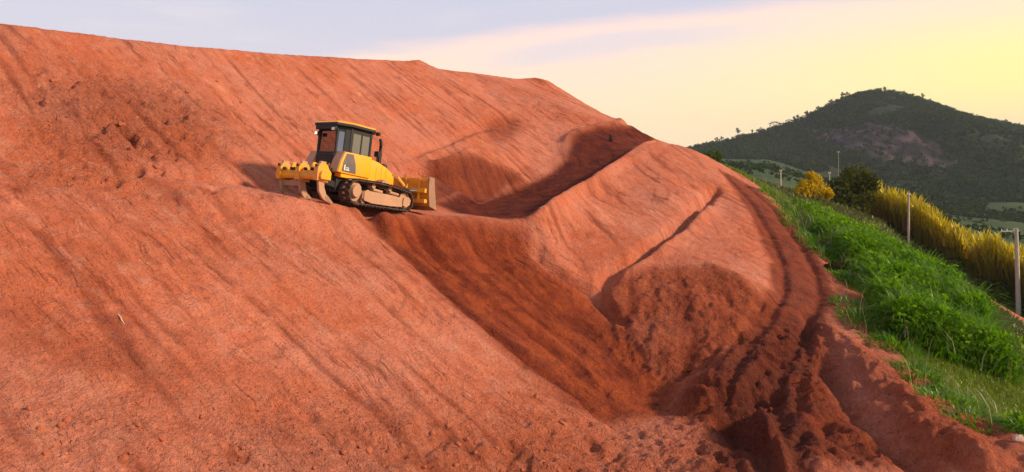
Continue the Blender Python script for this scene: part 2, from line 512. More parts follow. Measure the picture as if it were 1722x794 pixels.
# broken crumbling banks: billowed lumps with sharp creases between them
bil_a = np.abs(fbm(XX / 1.1, YY / 1.1, 4, 65, 0.6)); bil_b = np.abs(fbm(XX / 0.45, YY / 0.45, 3, 67, 0.6))
dH += (0.34 * bil_a + 0.16 * bil_b) * (0.8 * m_floor * (1 - 0.6 * m_road) + 0.3 * m_cut + 0.8 * m_spur + 0.35 * m_bank + 0.25 * m_low)
# small scarps across the fall line
tf = XX * 0.86 - YY * 0.5 + 1.3 * fbm(XX / 2.2, YY / 2.2, 3, 69)
saw = (tf / 0.8 + 3 * vnoise(XX / 3.0, YY / 3.0, 70)) % 1.0
scarp = sstep(fbm(XX / 2.4, YY / 2.4, 3, 73), 0.0, 0.35) * slope_w * calm * (1 - m_road)
dH -= 0.055 * saw * scarp
# ruts and track prints on the roads
rut = np.exp(-((np.abs(rside) - 0.62) / 0.2) ** 2) * m_road
dH -= 0.16 * rut
dH += 0.02 * np.sin(rs * 2 * math.pi / 0.34) * rut
brut = np.exp(-((np.abs(bside) - 0.95) / 0.24) ** 2) * sstep(bd, 1.6, 1.2)
dH += 0.03 * np.sin(bs * 2 * math.pi / 0.3) * brut - 0.05 * brut
def carve(pts, depth, width, bias=0.0):
    q = np.array([hit(u, v)[:2] for u, v in pts])
    d, s_, sd = path_dist(q)
    d = d + 0.12 * fbm(XX / 0.8, YY / 0.8, 3, 99)
    tot = np.sum(np.hypot(*np.diff(q, axis=0).T))
    fade = sstep(s_, -0.01, 0.08 * tot) * sstep(s_, tot + 0.01, 0.92 * tot)
    return depth * np.exp(-(d / width) ** 2) * fade
dH -= carve([(1208, 305), (1195, 327), (1170, 354), (1140, 382), (1100, 414), (1065, 438), (1030, 457), (1012, 484), (1010, 505)], 0.58, 0.26)
dH += carve([(1200, 345), (1160, 384), (1110, 424), (1060, 448), (1025, 474)], 0.22, 0.35)
dH -= carve([(896, 400), (905, 430), (940, 456), (1000, 498), (1050, 545)], 0.45, 0.22)
dH += carve([(880, 376), (905, 363), (935, 345), (968, 325), (1002, 303), (1052, 270), (1088, 248), (1106, 238)], 0.36, 0.32)
dH -= carve([(1384, 590), (1400, 640), (1440, 692), (1490, 735), (1540, 775), (1600, 840)], 0.40, 0.40)
dH += carve([(1376, 550), (1430, 596), (1500, 655), (1600, 740), (1690, 810)], 0.30, 0.5)
dH -= carve([(1205, 700), (1240, 722), (1300, 790), (1330, 840)], 0.40, 0.35)
dH += carve([(1270, 700), (1300, 745), (1325, 800), (1340, 850)], 0.35, 0.25)
dH -= carve([(1180, 640), (1215, 668), (1290, 668)], 0.25, 0.22)
dH += carve([(1225, 690), (1245, 640), (1285, 600)], 0.18, 0.2)
dH -= carve([(1355, 520), (1358, 580), (1350, 640), (1340, 700)], 0.22, 0.16)
dH -= carve([(1280, 500), (1270, 540), (1230, 580)], 0.2, 0.2)
dH -= m_dent * 0.35
dH -= carve([(-20, 284), (80, 286), (160, 289), (300, 297), (400, 306), (455, 314)], 0.22, 0.16)
dH += carve([(712, 296), (724, 290), (760, 273), (800, 257), (832, 272), (864, 292), (892, 306)], 0.22, 0.22)
dH += carve([(946, 275), (951, 246), (962, 228), (1000, 221), (1040, 212), (1060, 212)], 0.3, 0.4)
dH += carve([(700, 272), (760, 247), (820, 222), (850, 214)], 0.22, 0.4)
dH -= carve([(690, 268), (760, 240), (820, 214)], 0.20, 0.4)
dH += carve([(600, 350), (650, 402), (720, 468), (795, 536), (870, 590), (950, 650)], 0.14, 0.35)
H = H + dH
streak = np.clip(0.5 + 0.15 * st_f + (0.05 + 0.08 * m_slide + 0.1 * m_wall + .08 * m_bank) * st_c, 0, 1) * slope_w + 0.5 * (1 - slope_w)

# mesh with finer steps near the viewer
xs = np.concatenate([np.arange(-45, -30, 1.0), np.arange(-30, -16, .25), np.arange(-16, 16, .055), np.arange(16, 30, .25), np.arange(30, 60.01, 1.0)])
ys = np.concatenate([np.arange(-8, 9, .5), np.arange(9, 24, .055), np.arange(24, 34, .07), np.arange(34, 50, .15), np.arange(50, 75, .3), np.arange(75, 110.01, 1.0)])
xs[-1] = 60.0; ys[-1] = 110.0
MX, MY = np.meshgrid(xs, ys)
MZ = bil(H, MX, MY)
rg = bil(rough * calm, MX, MY)
grain = fbm(MX / 0.16, MY / 0.16, 3, 71, 0.7)
grain2 = fbm(MX / 0.34, MY / 0.34, 3, 72, 0.75)
MZ = MZ + (0.034 * grain + 0.034 * grain2) * np.clip(rg, 0, 2.0) + 0.010 * grain
pits = sstep(vnoise(MX / 0.33, MY / 0.33, 81), 0.80, 0.95) * sstep(fbm(MX / 2.5, MY / 2.5, 2, 83), 0.0, 0.5)
MZ = MZ - pits * 0.10 * np.clip(rg - 0.35, 0, 1.5)
ny, nx = MX.shape
idx = np.arange(ny * nx).reshape(ny, nx)
quads = np.stack([idx[:-1, :-1], idx[:-1, 1:], idx[1:, 1:], idx[1:, :-1]], -1).reshape(-1, 4)
me = np_mesh('earth', np.stack([MX, MY, MZ + Z0], -1).reshape(-1, 3), quads)
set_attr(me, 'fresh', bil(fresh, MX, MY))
set_attr(me, 'damp_shade', bil(damp_shade, MX, MY))
set_attr(me, 'streak', bil(streak, MX, MY))
set_attr(me, 'rough', np.clip(bil(rough * calm, MX, MY) - 0.5, 0, 1.5))
sw = slope_w * sstep((gxn * -0.86 + gyn * 0.5), 0.55, 0.85)
set_attr(me, 'slide', bil(blur(sw, 3.0) * (1 - 0.9 * m_road) * (1 - np.exp(-(bd / 1.5) ** 2)), MX, MY))
g_out = np.clip(sstep(MX - np.interp(MY, [10, 16.4, 17.8, 19.6, 22, 24.6, 27.6, 31.7, 35.7, 39.6, 43, 46.5, 49, 70], [12.6, 12.3, 12.2, 12.1, 12.2, 12.45, 13.1, 14.2, 14.55, 15.2, 15.3, 14.7, 13.2, 14.0]) + 0.5 * fbm(MX, MY, 3, 91), 0.0, 0.7), 0, 1)
dirt_road = sstep(np.abs(MX - np.interp(MY, [30, 40, 48, 52, 58, 63, 68, 74, 78, 90], [28, 31, 33.6, 35.3, 37.2, 37.8, 36.8, 34.8, 33, 30])), 2.7, 2.1)
set_attr(me, 'grassy', g_out * (1 - 0.9 * dirt_road))

soil, n, pb = principled('red_earth', (0.45, 0.15, 0.08), 0.95, 0, 0.15)
geo = n.new('ShaderNodeNewGeometry').outputs['Position']
fr, dp, sk, gr = n.attr('fresh'), n.attr('damp_shade'), n.attr('streak'), n.attr('grassy')
n_big = n.noise(geo, 0.22, 3, 0.6)
n_mid = n.noise(geo, 1.6, 5, 0.65)
n_fin = n.noise(geo, 14.0, 4, 0.7)
# streaks of rolled soil, drawn out along the fall line of the big face
def dotp(v): return n.new('ShaderNodeVectorMath', operation='DOT_PRODUCT', ins={0: geo, 1: v}).outputs['Value']
fall = dotp((0.76, -0.44, -0.47)); cont = dotp((0.50, 0.86, 0.0)); nrml = dotp((0.40, -0.235, 0.885))
warp = n.math('MULTIPLY', n.math('SUBTRACT', n.noise(geo, 0.5, 2), 0.5), 0.8)
def stretched(k): 
    cx = n.new('ShaderNodeCombineXYZ', ins={0: n.math('MULTIPLY', fall, k), 1: n.math('ADD', cont, warp), 2: nrml})
    return cx.outputs[0]
s1 = n.noise(stretched(0.16), 3.2, 4, 0.62)
s2 = n.noise(stretched(0.10), 9.0, 4, 0.68)
s3 = n.noise(stretched(0.5), 2.2, 4, 0.62, 0.6)
sl = n.attr('slide')
smask = n.math('MULTIPLY', sl, n.smooth(n.noise(geo, 0.35, 3, 0.55), 0.38, 0.62, 0.25, 1.0))
rgh = n.attr('rough')
dry = n.mix(n.smooth(n_big, 0.35, 0.68), (0.54, 0.142, 0.064), (0.57, 0.192, 0.115))
dry = n.mix(n.smooth(n_mid, 0.50, 0.72, 0, 0.8), dry, (0.57, 0.215, 0.135))
dry = n.mix(n.smooth(n_mid, 0.46, 0.30, 0, 0.55), dry, (0.40, 0.085, 0.032))
dry = n.mix(n.smooth(s3, 0.54, 0.70, 0, 0.6), dry, (0.60, 0.235, 0.14))
dry = n.mix(n.smooth(s3, 0.44, 0.32, 0, 0.5), dry, (0.36, 0.10, 0.06))
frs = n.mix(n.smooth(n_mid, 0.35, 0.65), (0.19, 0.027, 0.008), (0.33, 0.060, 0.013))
frs = n.mix(dp, frs, n.mix(n.smooth(n_mid, 0.35, 0.7), (0.055, 0.009, 0.006), (0.135, 0.021, 0.008)))  # darkest tones also stand in for the shade in the trench
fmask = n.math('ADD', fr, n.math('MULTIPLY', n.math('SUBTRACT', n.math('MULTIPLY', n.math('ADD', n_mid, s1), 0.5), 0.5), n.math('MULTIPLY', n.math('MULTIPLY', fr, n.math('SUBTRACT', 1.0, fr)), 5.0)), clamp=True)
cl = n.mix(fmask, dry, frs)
cl = n.mix(n.smooth(sk, 0.48, 0.15, 0.0, 0.8), cl, (0.52, 0.42, 0.38), 'MULTIPLY')
cl = n.mix(n.smooth(sk, 0.55, 0.95, 0.0, 0.8), cl, (1.20, 1.28, 1.33), 'MULTIPLY')
cl = n.mix(n.math('MULTIPLY', n.smooth(s1, 0.46, 0.30, 0.0, 0.8), smask), cl, (0.45, 0.36, 0.33), 'MULTIPLY')
cl = n.mix(n.math('MULTIPLY', n.smooth(s2, 0.43, 0.28, 0.0, 0.9), smask), cl, (0.36, 0.29, 0.27), 'MULTIPLY')
cl = n.mix(n.math('MULTIPLY', n.smooth(s2, 0.58, 0.74, 0.0, 0.6), smask), cl, (1.32, 1.45, 1.52), 'MULTIPLY')
cl = n.mix(n.smooth(n_fin, 0.46, 0.28, 0.0, 0.85), cl, (0.40, 0.33, 0.30), 'MULTIPLY')
cl = n.mix(n.smooth(n_fin, 0.56, 0.72, 0.0, 0.8), cl, (1.22, 1.30, 1.36), 'MULTIPLY')
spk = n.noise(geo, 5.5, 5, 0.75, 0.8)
cl = n.mix(n.math('MULTIPLY', n.smooth(spk, 0.40, 0.30), n.math('MINIMUM', rgh, 0.95)), cl, (0.055, 0.014, 0.009))  # dark specks paint the shade of small cavities into rough soil
cl = n.mix(gr, cl, n.mix(n_mid, (0.06, 0.075, 0.010), (0.13, 0.15, 0.018)))
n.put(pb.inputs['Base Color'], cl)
hgt = n.math('ADD', n.math('MULTIPLY', n_fin, 0.9), n.math('MULTIPLY', spk, n.math('ADD', 0.9, n.math('MULTIPLY', rgh, 1.2))))
hgt = n.math('ADD', hgt, n.math('MULTIPLY', n.math('ADD', n.math('MULTIPLY', s1, 2.2), n.math('MULTIPLY', s2, 1.3)), smask))
vor = n.new('ShaderNodeTexVoronoi', ins={'Vector': n.new('ShaderNodeVectorMath', operation='ADD', ins={0: geo, 1: n.new('ShaderNodeVectorMath', operation='SCALE', ins={0: n.noise(geo, 6.0, 3, 0.6, 0, 1), 'Scale': 0.25}).outputs[0]}).outputs[0], 'Scale': 7.0, 'Randomness': 1.0})
crumb = n.math('MULTIPLY', n.smooth(vor.outputs['Distance'], 0.42, 0.05), n.smooth(n.noise(geo, 1.1, 3), 0.42, 0.62))
hgt = n.math('ADD', hgt, n.math('MULTIPLY', crumb, n.math('ADD', 0.12, n.math('MULTIPLY', rgh, 0.75))))
bmp = n.new('ShaderNodeBump', ins={'Strength': 0.95, 'Distance': 0.10, 'Height': hgt})
n.put(pb.inputs['Normal'], bmp.outputs[0])
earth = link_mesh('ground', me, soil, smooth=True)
tag(earth, kind='structure')


def ground_z(x, y):
    return float(bil(H, np.array([float(x)]), np.array([float(y)]))[0])
# ------------------------------------------------------------------ country around: valley sheet and the wooded mountain
vx = np.concatenate([np.arange(-1200, -400, 200.), np.arange(-400, 0, 25.), np.arange(0, 520, 5.0), np.arange(520, 900, 20.), np.arange(900, 1901, 200.)])
vy = np.concatenate([np.arange(-1000, -200, 200.), np.arange(-200, 40, 20.), np.arange(40, 460, 5.0), np.arange(460, 900, 20.), np.arange(900, 1801, 300.)])
VX, VY = np.meshgrid(vx, vy)
def valley_sheet(x, y):
    z = valley(x, y)
    ins = sstep(x, -45, -36) * sstep(x, 60, 51) * sstep(y, -8, -1) * sstep(y, 110, 101)
    return z - 14 * ins
VZ = valley_sheet(VX, VY)
ny, nx = VX.shape
idx = np.arange(ny * nx).reshape(ny, nx)
quads = np.stack([idx[:-1, :-1], idx[:-1, 1:], idx[1:, 1:], idx[1:, :-1]], -1).reshape(-1, 4)
vm, n, pb = principled('valley_pasture', (0.1, 0.12, 0.04), 0.95, 0, 0.1)
geo = n.new('ShaderNodeNewGeometry').outputs['Position']
a = n.noise(geo, 0.018, 4, 0.6, 0.5); b = n.noise(geo, 0.25, 4, 0.65)
c = n.mix(n.smooth(a, 0.38, 0.62), (0.028, 0.048, 0.018), (0.060, 0.085, 0.028))
c = n.mix(n.smooth(b, 0.52, 0.72, 0, 0.8), c, (0.045, 0.07, 0.03))
n.put(pb.inputs['Base Color'], c)
valley_o = link_mesh('valley', np_mesh('valley', np.stack([VX, VY, VZ + Z0], -1).reshape(-1, 3), quads), vm, smooth=True)
tag(valley_o, kind='structure')

YR = 800.0
ridge_px = [(600, 300), (900, 283), (1050, 270), (1165, 249), (1205, 240), (1240, 231), (1270, 225), (1300, 216), (1350, 199), (1385, 183), (1415, 167), (1445, 158), (1480, 153), (1515, 158), (1550, 168),
            (1585, 182), (1620, 193), (1660, 203), (1722, 214), (1800, 228), (1950, 246), (2200, 262), (2500, 290)]
rx = np.array([(u - U0) / F_PX * YR for u, v in ridge_px])
rz = np.array([(V_H - v) / F_PX * YR for u, v in ridge_px])
def mountain_z(x, y):
    rzv = np.interp(x, rx, rz)
    q = np.clip((x - 200) / 300, 0, 1)
    yb = 335 + 30 * q + 40 * fbm(x / 90.0, 0 * x + 3.3, 2, 7)
    t = (y - yb) / (YR - yb)
    base = valley(x, np.minimum(y, yb))
    tt = np.clip(t, 0, 1)
    prof = 0.35 * tt + 0.65 * tt ** 1.8
    # cliff band half way up
    cb = np.exp(-((x - 340) / 85.0) ** 2)
    prof = prof + cb * (0.16 * sstep(tt, 0.50, 0.62) - 0.16 * sstep(tt, 0.62, 1.0))
    z = base + (rzv - base) * prof
    z = z + (7.0 * fbm(x / 70.0, y / 110.0, 4, 15) + 2.5 * fbm(x / 14.0, y / 30.0, 3, 17)) * np.sin(np.pi * np.clip(tt, 0.0, 1.0)) ** 0.7
    z = z + cb * 5.0 * np.abs(fbm(x / 16.0, y / 60.0, 4, 23, 0.6)) * np.sin(np.pi * tt)
    z = np.where(t > 1, rzv - (t - 1) * 120, z)
    z = np.where(t < 0, base + t * 60, z)
    return z
mx = np.arange(-170, 1060, 5.0); my = np.arange(330, 1000, 5.0)
AX, AY = np.meshgrid(mx, my)
AZ = mountain_z(AX, AY)
ny, nx = AX.shape
idx = np.arange(ny * nx).reshape(ny, nx)
quads = np.stack([idx[:-1, :-1], idx[:-1, 1:], idx[1:, 1:], idx[1:, :-1]], -1).reshape(-1, 4)
mm, n, pb = principled('mountain_side', (0.03, 0.04, 0.02), 0.95, 0, 0.1)
geo = n.new('ShaderNodeNewGeometry').outputs['Position']
stv = n.new('ShaderNodeVectorMath', operation='MULTIPLY', ins={0: geo, 1: (1.0, 0.5, 0.16)}).outputs[0]
r1 = n.noise(stv, 0.11, 5, 0.6, 0.6)
rock = n.mix(n.smooth(r1, 0.35, 0.7), (0.022, 0.018, 0.019), (0.125, 0.080, 0.074))
veg = n.mix(n.noise(geo, 0.12, 4, 0.6), (0.018, 0.026, 0.012), (0.05, 0.06, 0.022))
n.put(pb.inputs['Base Color'], n.mix(n.attr('rock'), veg, rock))
mme = np_mesh('mountain', np.stack([AX, AY, AZ + Z0], -1).reshape(-1, 3), quads)
def rockiness(x, y):
    rzv = np.interp(x, rx, rz)
    z = mountain_z(x, y)
    e = np.exp(-((x - 335) / 55.0) ** 2) * np.exp(-((z - 4) / 21.0) ** 2)
    return sstep(e + 0.55 * fbm(x / 28.0, z / 40.0, 4, 77), 0.48, 0.72)
set_attr(mme, 'rock', rockiness(AX, AY))
mo = link_mesh('mountain', mme, mm, smooth=True)
tag(mo, kind='structure')


def leaf_cards(cx, cy, cz, r, n_leaf, size, squash=0.8, hollow=0.35):
    """n_leaf small leaf faces spread through the volume of each crown; arrays in, (V, F, tint) out"""
    N = len(cx)
    M = N * n_leaf
    d = rng.normal(size=(M, 3)); d /= np.linalg.norm(d, axis=1)[:, None]
    rad = hollow + (1 - hollow) * rng.random(M) ** 0.5
    rr = np.repeat(r, n_leaf)
    lump = 1 + 0.25 * np.sin(3 * d[:, 0] + np.repeat(cx, n_leaf)) * np.cos(4 * d[:, 1] + np.repeat(cy, n_leaf))
    c = np.stack([np.repeat(cx, n_leaf), np.repeat(cy, n_leaf), np.repeat(cz, n_leaf)], -1) + d * (rad * rr * lump)[:, None] * np.array([1, 1, squash])
    s = (np.repeat(size * np.ones(N), n_leaf) * (0.6 + 0.8 * rng.random(M)))[:, None]
    nrm = d + 0.8 * rng.normal(size=(M, 3)); nrm /= np.linalg.norm(nrm, axis=1)[:, None]
    t = np.cross(nrm, rng.normal(size=(M, 3))); t /= np.linalg.norm(t, axis=1)[:, None]
    b = np.cross(nrm, t)
    V = np.stack([c - t * s, c - b * s * 0.6, c + t * s, c + b * s * 0.6], 1).reshape(-1, 3)
    F = np.arange(M * 4).reshape(M, 4)
    return V, F, np.repeat(rng.random(M), 4)


def leaf_mat(name, dark, light, trans=(0.1, 0.13, 0.02), tf=0.25):
    m = bpy.data.materials.new(name); m.use_nodes = True
    n = NT(m.node_tree)
    c = n.mix(n.attr('tint'), dark, light)
    geo = n.new('ShaderNodeNewGeometry').outputs['Position']
    c = n.mix(n.smooth(n.noise(geo, 0.5, 3), 0.4, 0.7, 0, 0.45), c, tuple(0.55 * x for x in dark))
    d = n.new('ShaderNodeBsdfDiffuse', ins={'Color': c})
    tr = n.new('ShaderNodeBsdfTranslucent', ins={'Color': (*trans, 1)})
    mx_ = n.new('ShaderNodeMixShader', ins={0: tf})
    n.l.new(d.outputs[0], mx_.inputs[1]); n.l.new(tr.outputs[0], mx_.inputs[2])
    o = n.new('ShaderNodeOutputMaterial'); n.l.new(mx_.outputs[0], o.inputs[0])
    return m


bark, _, _ = principled('bark', (0.09, 0.07, 0.05), 0.9, 0, 0.1)
forest_leaf = leaf_mat('forest_leaves', (0.016, 0.032, 0.014), (0.055, 0.090, 0.026), (0.05, 0.07, 0.01), 0.2)
# the forest on the mountain: far too many crowns to count
nf = 30000
fx = rng.uniform(60, 640, nf); fy = 325 + 480 * rng.random(nf) ** 0.8
inv = np.abs((fx / fy) - 0.5) < 0.42
fx, fy = fx[inv], fy[inv]
keep = (rockiness(fx, fy) < 0.45) | (rng.random(len(fx)) < 0.15)
t_low = (fy - 420) / 380
keep &= (fbm(fx / 40, fy / 40, 3, 5) > -0.45)
keep &= mountain_z(fx, fy) > valley(fx, fy) - 1
fx, fy = fx[keep], fy[keep]
fr_ = 1.2 + 1.7 * rng.random(len(fx)) ** 2
V, Fq, ti = leaf_cards(fx, fy, mountain_z(fx, fy) + Z0 + fr_ * 0.7, fr_, 14, 0.95)
fm = np_mesh('forest', V, Fq); set_attr(fm, 'tint', ti)
tag(link_mesh('forest', fm, forest_leaf), 'dark wooded cover of low trees over the rocky mountain', 'forest', kind='stuff')
# scrub and hedges in the valley pasture
nb = 1500
bx = rng.uniform(60, 330, nb); by = rng.uniform(110, 440, nb)
kb = (fbm(bx / 30, by / 30, 3, 9) > 0.02)
bx, by = bx[kb], by[kb]
br = 0.9 + 1.6 * rng.random(len(bx)) ** 2
V, Fq, ti = leaf_cards(bx, by, valley_sheet(bx, by) + Z0 + br * 0.5, br, 16, 0.6)
fm = np_mesh('scrub', V, Fq); set_attr(fm, 'tint', ti)
tag(link_mesh('scrub', fm, forest_leaf), 'dark scrub scattered over the pale green valley pasture', 'scrub', kind='stuff')


class MB:
    """collects shapes into one mesh"""
    def __init__(self):
        self.bm = bmesh.new()

    def _add(self, V, F):
        vs = [self.bm.verts.new(v) for v in V]
        for f in F:
            try: self.bm.faces.new([vs[i] for i in f])
            except ValueError: pass
        return vs

    def box(self, c, s, rot=None):
        V = [Vector((sx * s[0] / 2, sy * s[1] / 2, sz * s[2] / 2)) for sx in (-1, 1) for sy in (-1, 1) for sz in (-1, 1)]
        if rot is not None: V = [rot @ v for v in V]
        V = [v + Vector(c) for v in V]
        self._add(V, [(0, 1, 3, 2), (4, 6, 7, 5), (0, 4, 5, 1), (2, 3, 7, 6), (0, 2, 6, 4), (1, 5, 7, 3)])
        return self

    def prism(self, prof, y0, y1, axis='y', scale1=1.0):
        """profile in (x,z) drawn out along y (or (y,z) along x, (x,y) along z)"""
        def pt(a, b, t):
            return {'y': (a, t, b), 'x': (t, a, b), 'z': (a, b, t)}[axis]
        n = len(prof)
        V = [pt(a, b, y0) for a, b in prof] + [pt(a * scale1, b * scale1, y1) for a, b in prof]
        F = [tuple(range(n))[::-1], tuple(range(n, 2 * n))] + [(i, (i + 1) % n, n + (i + 1) % n, n + i) for i in range(n)]
        self._add(V, F)
        return self

    def cyl(self, a, b, r0, r1=None, seg=16):
        r1 = r0 if r1 is None else r1
        a, b = Vector(a), Vector(b)
        d = (b - a).normalized()
        q = d.to_track_quat('Z', 'Y')
        V = [a + q @ Vector((r0 * math.cos(2 * math.pi * i / seg), r0 * math.sin(2 * math.pi * i / seg), 0)) for i in range(seg)]
        V += [b + q @ Vector((r1 * math.cos(2 * math.pi * i / seg), r1 * math.sin(2 * math.pi * i / seg), 0)) for i in range(seg)]
        self._add(V, [tuple(range(seg))[::-1], tuple(range(seg, 2 * seg))] + [(i, (i + 1) % seg, seg + (i + 1) % seg, seg + i) for i in range(seg)])
        return self

    def tube(self, pts, rad, seg=8):
        pts = [Vector(p) for p in pts]
        rad = rad if isinstance(rad, (list, tuple)) else [rad] * len(pts)
        rings = []
        for i, p in enumerate(pts):
            d = (pts[min(i + 1, len(pts) - 1)] - pts[max(i - 1, 0)]).normalized()
            q = d.to_track_quat('Z', 'Y')
            rings.append([self.bm.verts.new(p + q @ Vector((rad[i] * math.cos(2 * math.pi * k / seg), rad[i] * math.sin(2 * math.pi * k / seg), 0))) for k in range(seg)])
        for A, B in zip(rings[:-1], rings[1:]):
            for k in range(seg):
                self.bm.faces.new([A[k], A[(k + 1) % seg], B[(k + 1) % seg], B[k]])
        self.bm.faces.new(rings[0][::-1]); self.bm.faces.new(rings[-1])
        return self

    def build(self, name, mat, parent=None, bevel=0.0, smooth=False):
        bmesh.ops.recalc_face_normals(self.bm, faces=self.bm.faces)
        if bevel:
            es = [e for e in self.bm.edges if len(e.link_faces) == 2 and e.calc_face_angle(0) > 0.6]
            bmesh.ops.bevel(self.bm, geom=es, offset=bevel, segments=2, affect='EDGES', profile=0.6, clamp_overlap=True)
        me = bpy.data.meshes.new(name)
        self.bm.to_mesh(me); self.bm.free()
        o = link_mesh(name, me, mat, parent)
        if smooth:
            me.polygons.foreach_set('use_smooth', [True] * len(me.polygons))
            me.set_sharp_from_angle(angle=R(40))
        return o


def copy_tree(o, parent=None):
    c = o.copy(); COL.objects.link(c); c.parent = parent
    for ch in list(o.children): copy_tree(ch, c)
    return c


# trees that stand out on the ridge line
ridge_leaf = leaf_mat('ridge_leaves', (0.018, 0.024, 0.012), (0.06, 0.065, 0.025), (0.09, 0.06, 0.015), 0.2)
def make_tree(kind):
    root = empty('tree', (0, 0, 0))
    b = MB()
    if kind == 'round':
        h, cr = 5.0, [(0, 0, 6.0, 2.2), (1.2, .6, 5.2, 1.5), (-1.2, -.3, 5.4, 1.5), (.3, -.6, 7.3, 1.3)]
    elif kind == 'umbrella':
        h, cr = 5.0, [(0, 0, 6.6, 2.2), (3.2, .4, 6.2, 2.0), (-3.2, -.3, 5.9, 2.0), (5.6, 0, 5.2, 1.4), (-5.4, .2, 4.9, 1.4)]
    elif kind == 'low':
        h, cr = 2.0, [(0, 0, 2.6, 2.0), (1.9, .5, 2.2, 1.5), (-1.8, 0, 2.0, 1.5)]
    else:
        h, cr = 4.5, [(0, 0, 5.4, 1.6), (1.6, .3, 4.6, 1.3), (-1.4, -.4, 5.0, 1.2), (.6, .2, 6.4, 1.0)]
    b.tube([(0, 0, -1.0), (.05, 0, h * .5), (.1, .05, h)], [.32, .24, .14], 7)
    for x, y, z, r in cr:
        b.tube([(.05, 0, h * .55), (x * .5, y * .5, (h * .6 + z) / 2), (x, y, z)], [.16, .1, .05], 5)
    b.build('trunk', bark, root)
    ca = np.array(cr)
    sq = 0.45 if kind == 'umbrella' else 0.85
    V, F, t = leaf_cards(ca[:, 0], ca[:, 1], ca[:, 2], ca[:, 3], 46 if kind != 'low' else 70, 0.42, sq, 0.3)
    me = np_mesh('crown', V, F); set_attr(me, 'tint', t)
    link_mesh('crown', me, ridge_leaf, root)
    return root
protos = {}
used_tree = {}
specials = [
    (1240, 'round', 1.15, 'small round lone tree with a thin trunk standing apart on the low left ridge'),
    (1302, 'umbrella', 0.95, 'wide flat umbrella-shaped tree with sky showing under its crown on the ridge'),
    (1278, 'low', 1.25, 'low dark bushy tree just left of the flat umbrella-shaped tree'),
    (1326, 'umbrella', 0.6, 'small flat-topped tree close to the right of the wide umbrella-shaped tree'),
    (1355, 'bush', 0.9, 'dark round tree half way up the left flank of the mountain ridge'),
    (1416, 'bush', 1.0, 'tree at the shoulder where the left ridge bends toward the summit'),
    (1474, 'umbrella', 0.55, 'flat thin tree at the very summit of the mountain'),
    (1486, 'bush', 0.75, 'airy small tree next to the flat thin tree on the summit'),
    (1550, 'round', 0.85, 'rounded dark tree at the right shoulder where the summit begins to drop'),
    (1600, 'umbrella', 0.55, 'flat pale tree on the right-hand slope below the shoulder'),
    (1168, 'low', 0.8, 'dark low tree at the left end of the ridge beside the red slope'),
]
others = [1190, 1204, 1222, 1256, 1340, 1368, 1380, 1396, 1404, 1430, 1442, 1454, 1464, 1502, 1512, 1524, 1534, 1543, 1575, 1590, 1622, 1650, 1690, 1180, 1197, 1213, 1231, 1250, 1264, 1290, 1316, 1334, 1347, 1362, 1374, 1390, 1410, 1424, 1436, 1449, 1459, 1497, 1507, 1518, 1529, 1539, 1562]
def put_tree(u, kind, s, label):
    if kind not in protos:
        protos[kind] = make_tree(kind); t = protos[kind]
    else:
        t = copy_tree(protos[kind])
    x = (u - U0) / F_PX * YR
    t.location = (x, YR - 2, float(mountain_z(np.array([x]), np.array([YR - 2.0]))[0]) + Z0 - 0.3)
    s = s * 1.15
    t.scale = (s, s, s)
    t.rotation_euler = (0, 0, (u * 1.7) % 6.28 if kind != 'umbrella' else 0.2)
    tag(t, label, 'tree', 'trees along the mountain ridge')
for sp in specials: put_tree(*sp)
for i, u in enumerate(others):
    put_tree(u, ('low', 'bush', 'low')[i % 3], 0.55 + 0.35 * ((i * 37) % 10) / 10, 'small dark bushy tree in the row along the mountain ridge')
# evening haze between here and the mountain
hz = bpy.data.materials.new('haze'); hz.use_nodes = True
n = NT(hz.node_tree)
pv = n.new('ShaderNodeVolumePrincipled', ins={'Color': (0.80, 0.85, 0.95, 1), 'Density': 0.00011, 'Anisotropy': 0.0})
n.l.new(pv.outputs[0], n.new('ShaderNodeOutputMaterial').inputs['Volume'])
hb_ = MB().box((350, 400, -160 + 120), (3300, 3000, 240)).build('haze', hz)
tag(hb_, kind='stuff')
# ------------------------------------------------------------------ the bulldozer
def paint(name, color, dust=0.35, rough=0.45, dustc=(0.50, 0.25, 0.13), scale=2.2):
    m, n, p = principled(name, color, rough, 0, 0.4)
    co = n.new('ShaderNodeTexCoord').outputs['Object']
    a = n.noise(co, scale, 5, 0.65); b = n.noise(co, 11.0, 4, 0.7)
    f = n.math('MULTIPLY', n.smooth(n.math('ADD', n.math('MULTIPLY', a, 0.7), n.math('MULTIPLY', b, 0.3)), 0.40, 0.66), dust)
    n.put(p.inputs['Base Color'], n.mix(f, color, dustc))
    n.put(p.inputs['Roughness'], n.math('ADD', rough, n.math('MULTIPLY', f, 0.5)))
    return m
M_yel = paint('yellow_paint', (0.93, 0.375, 0.003), 0.20)
M_yel2 = paint('dusty_yellow_paint', (0.84, 0.35, 0.005), 0.65)
M_dark = paint('black_paint', (0.012, 0.012, 0.013), 0.10, 0.5, (0.10, 0.06, 0.04))
M_grey = paint('dark_grey_panel', (0.095, 0.09, 0.10), 0.25, 0.5)
M_dust = paint('dusty_steel', (0.42, 0.235, 0.14), 0.6, 0.7, (0.55, 0.30, 0.18))
M_track = paint('track_steel', (0.03, 0.024, 0.022), 0.65, 0.6, (0.20, 0.10, 0.06), 5.0)
M_edge = paint('worn_steel_edge', (0.27, 0.16, 0.10), 0.6, 0.5)
M_chrome, _, _ = principled('cylinder_rod', (0.6, 0.55, 0.5), 0.2, 0.9)
M_white, _, _ = principled('white_mark', (0.75, 0.73, 0.70), 0.6)
M_glass, n, p = principled('cab_glass', (0.02, 0.022, 0.022), 0.04, 0, 0.9)
p.inputs['Coat Weight'].default_value = 1.0
p.inputs['Coat IOR'].default_value = 2.6
p.inputs['Coat Roughness'].default_value = 0.03
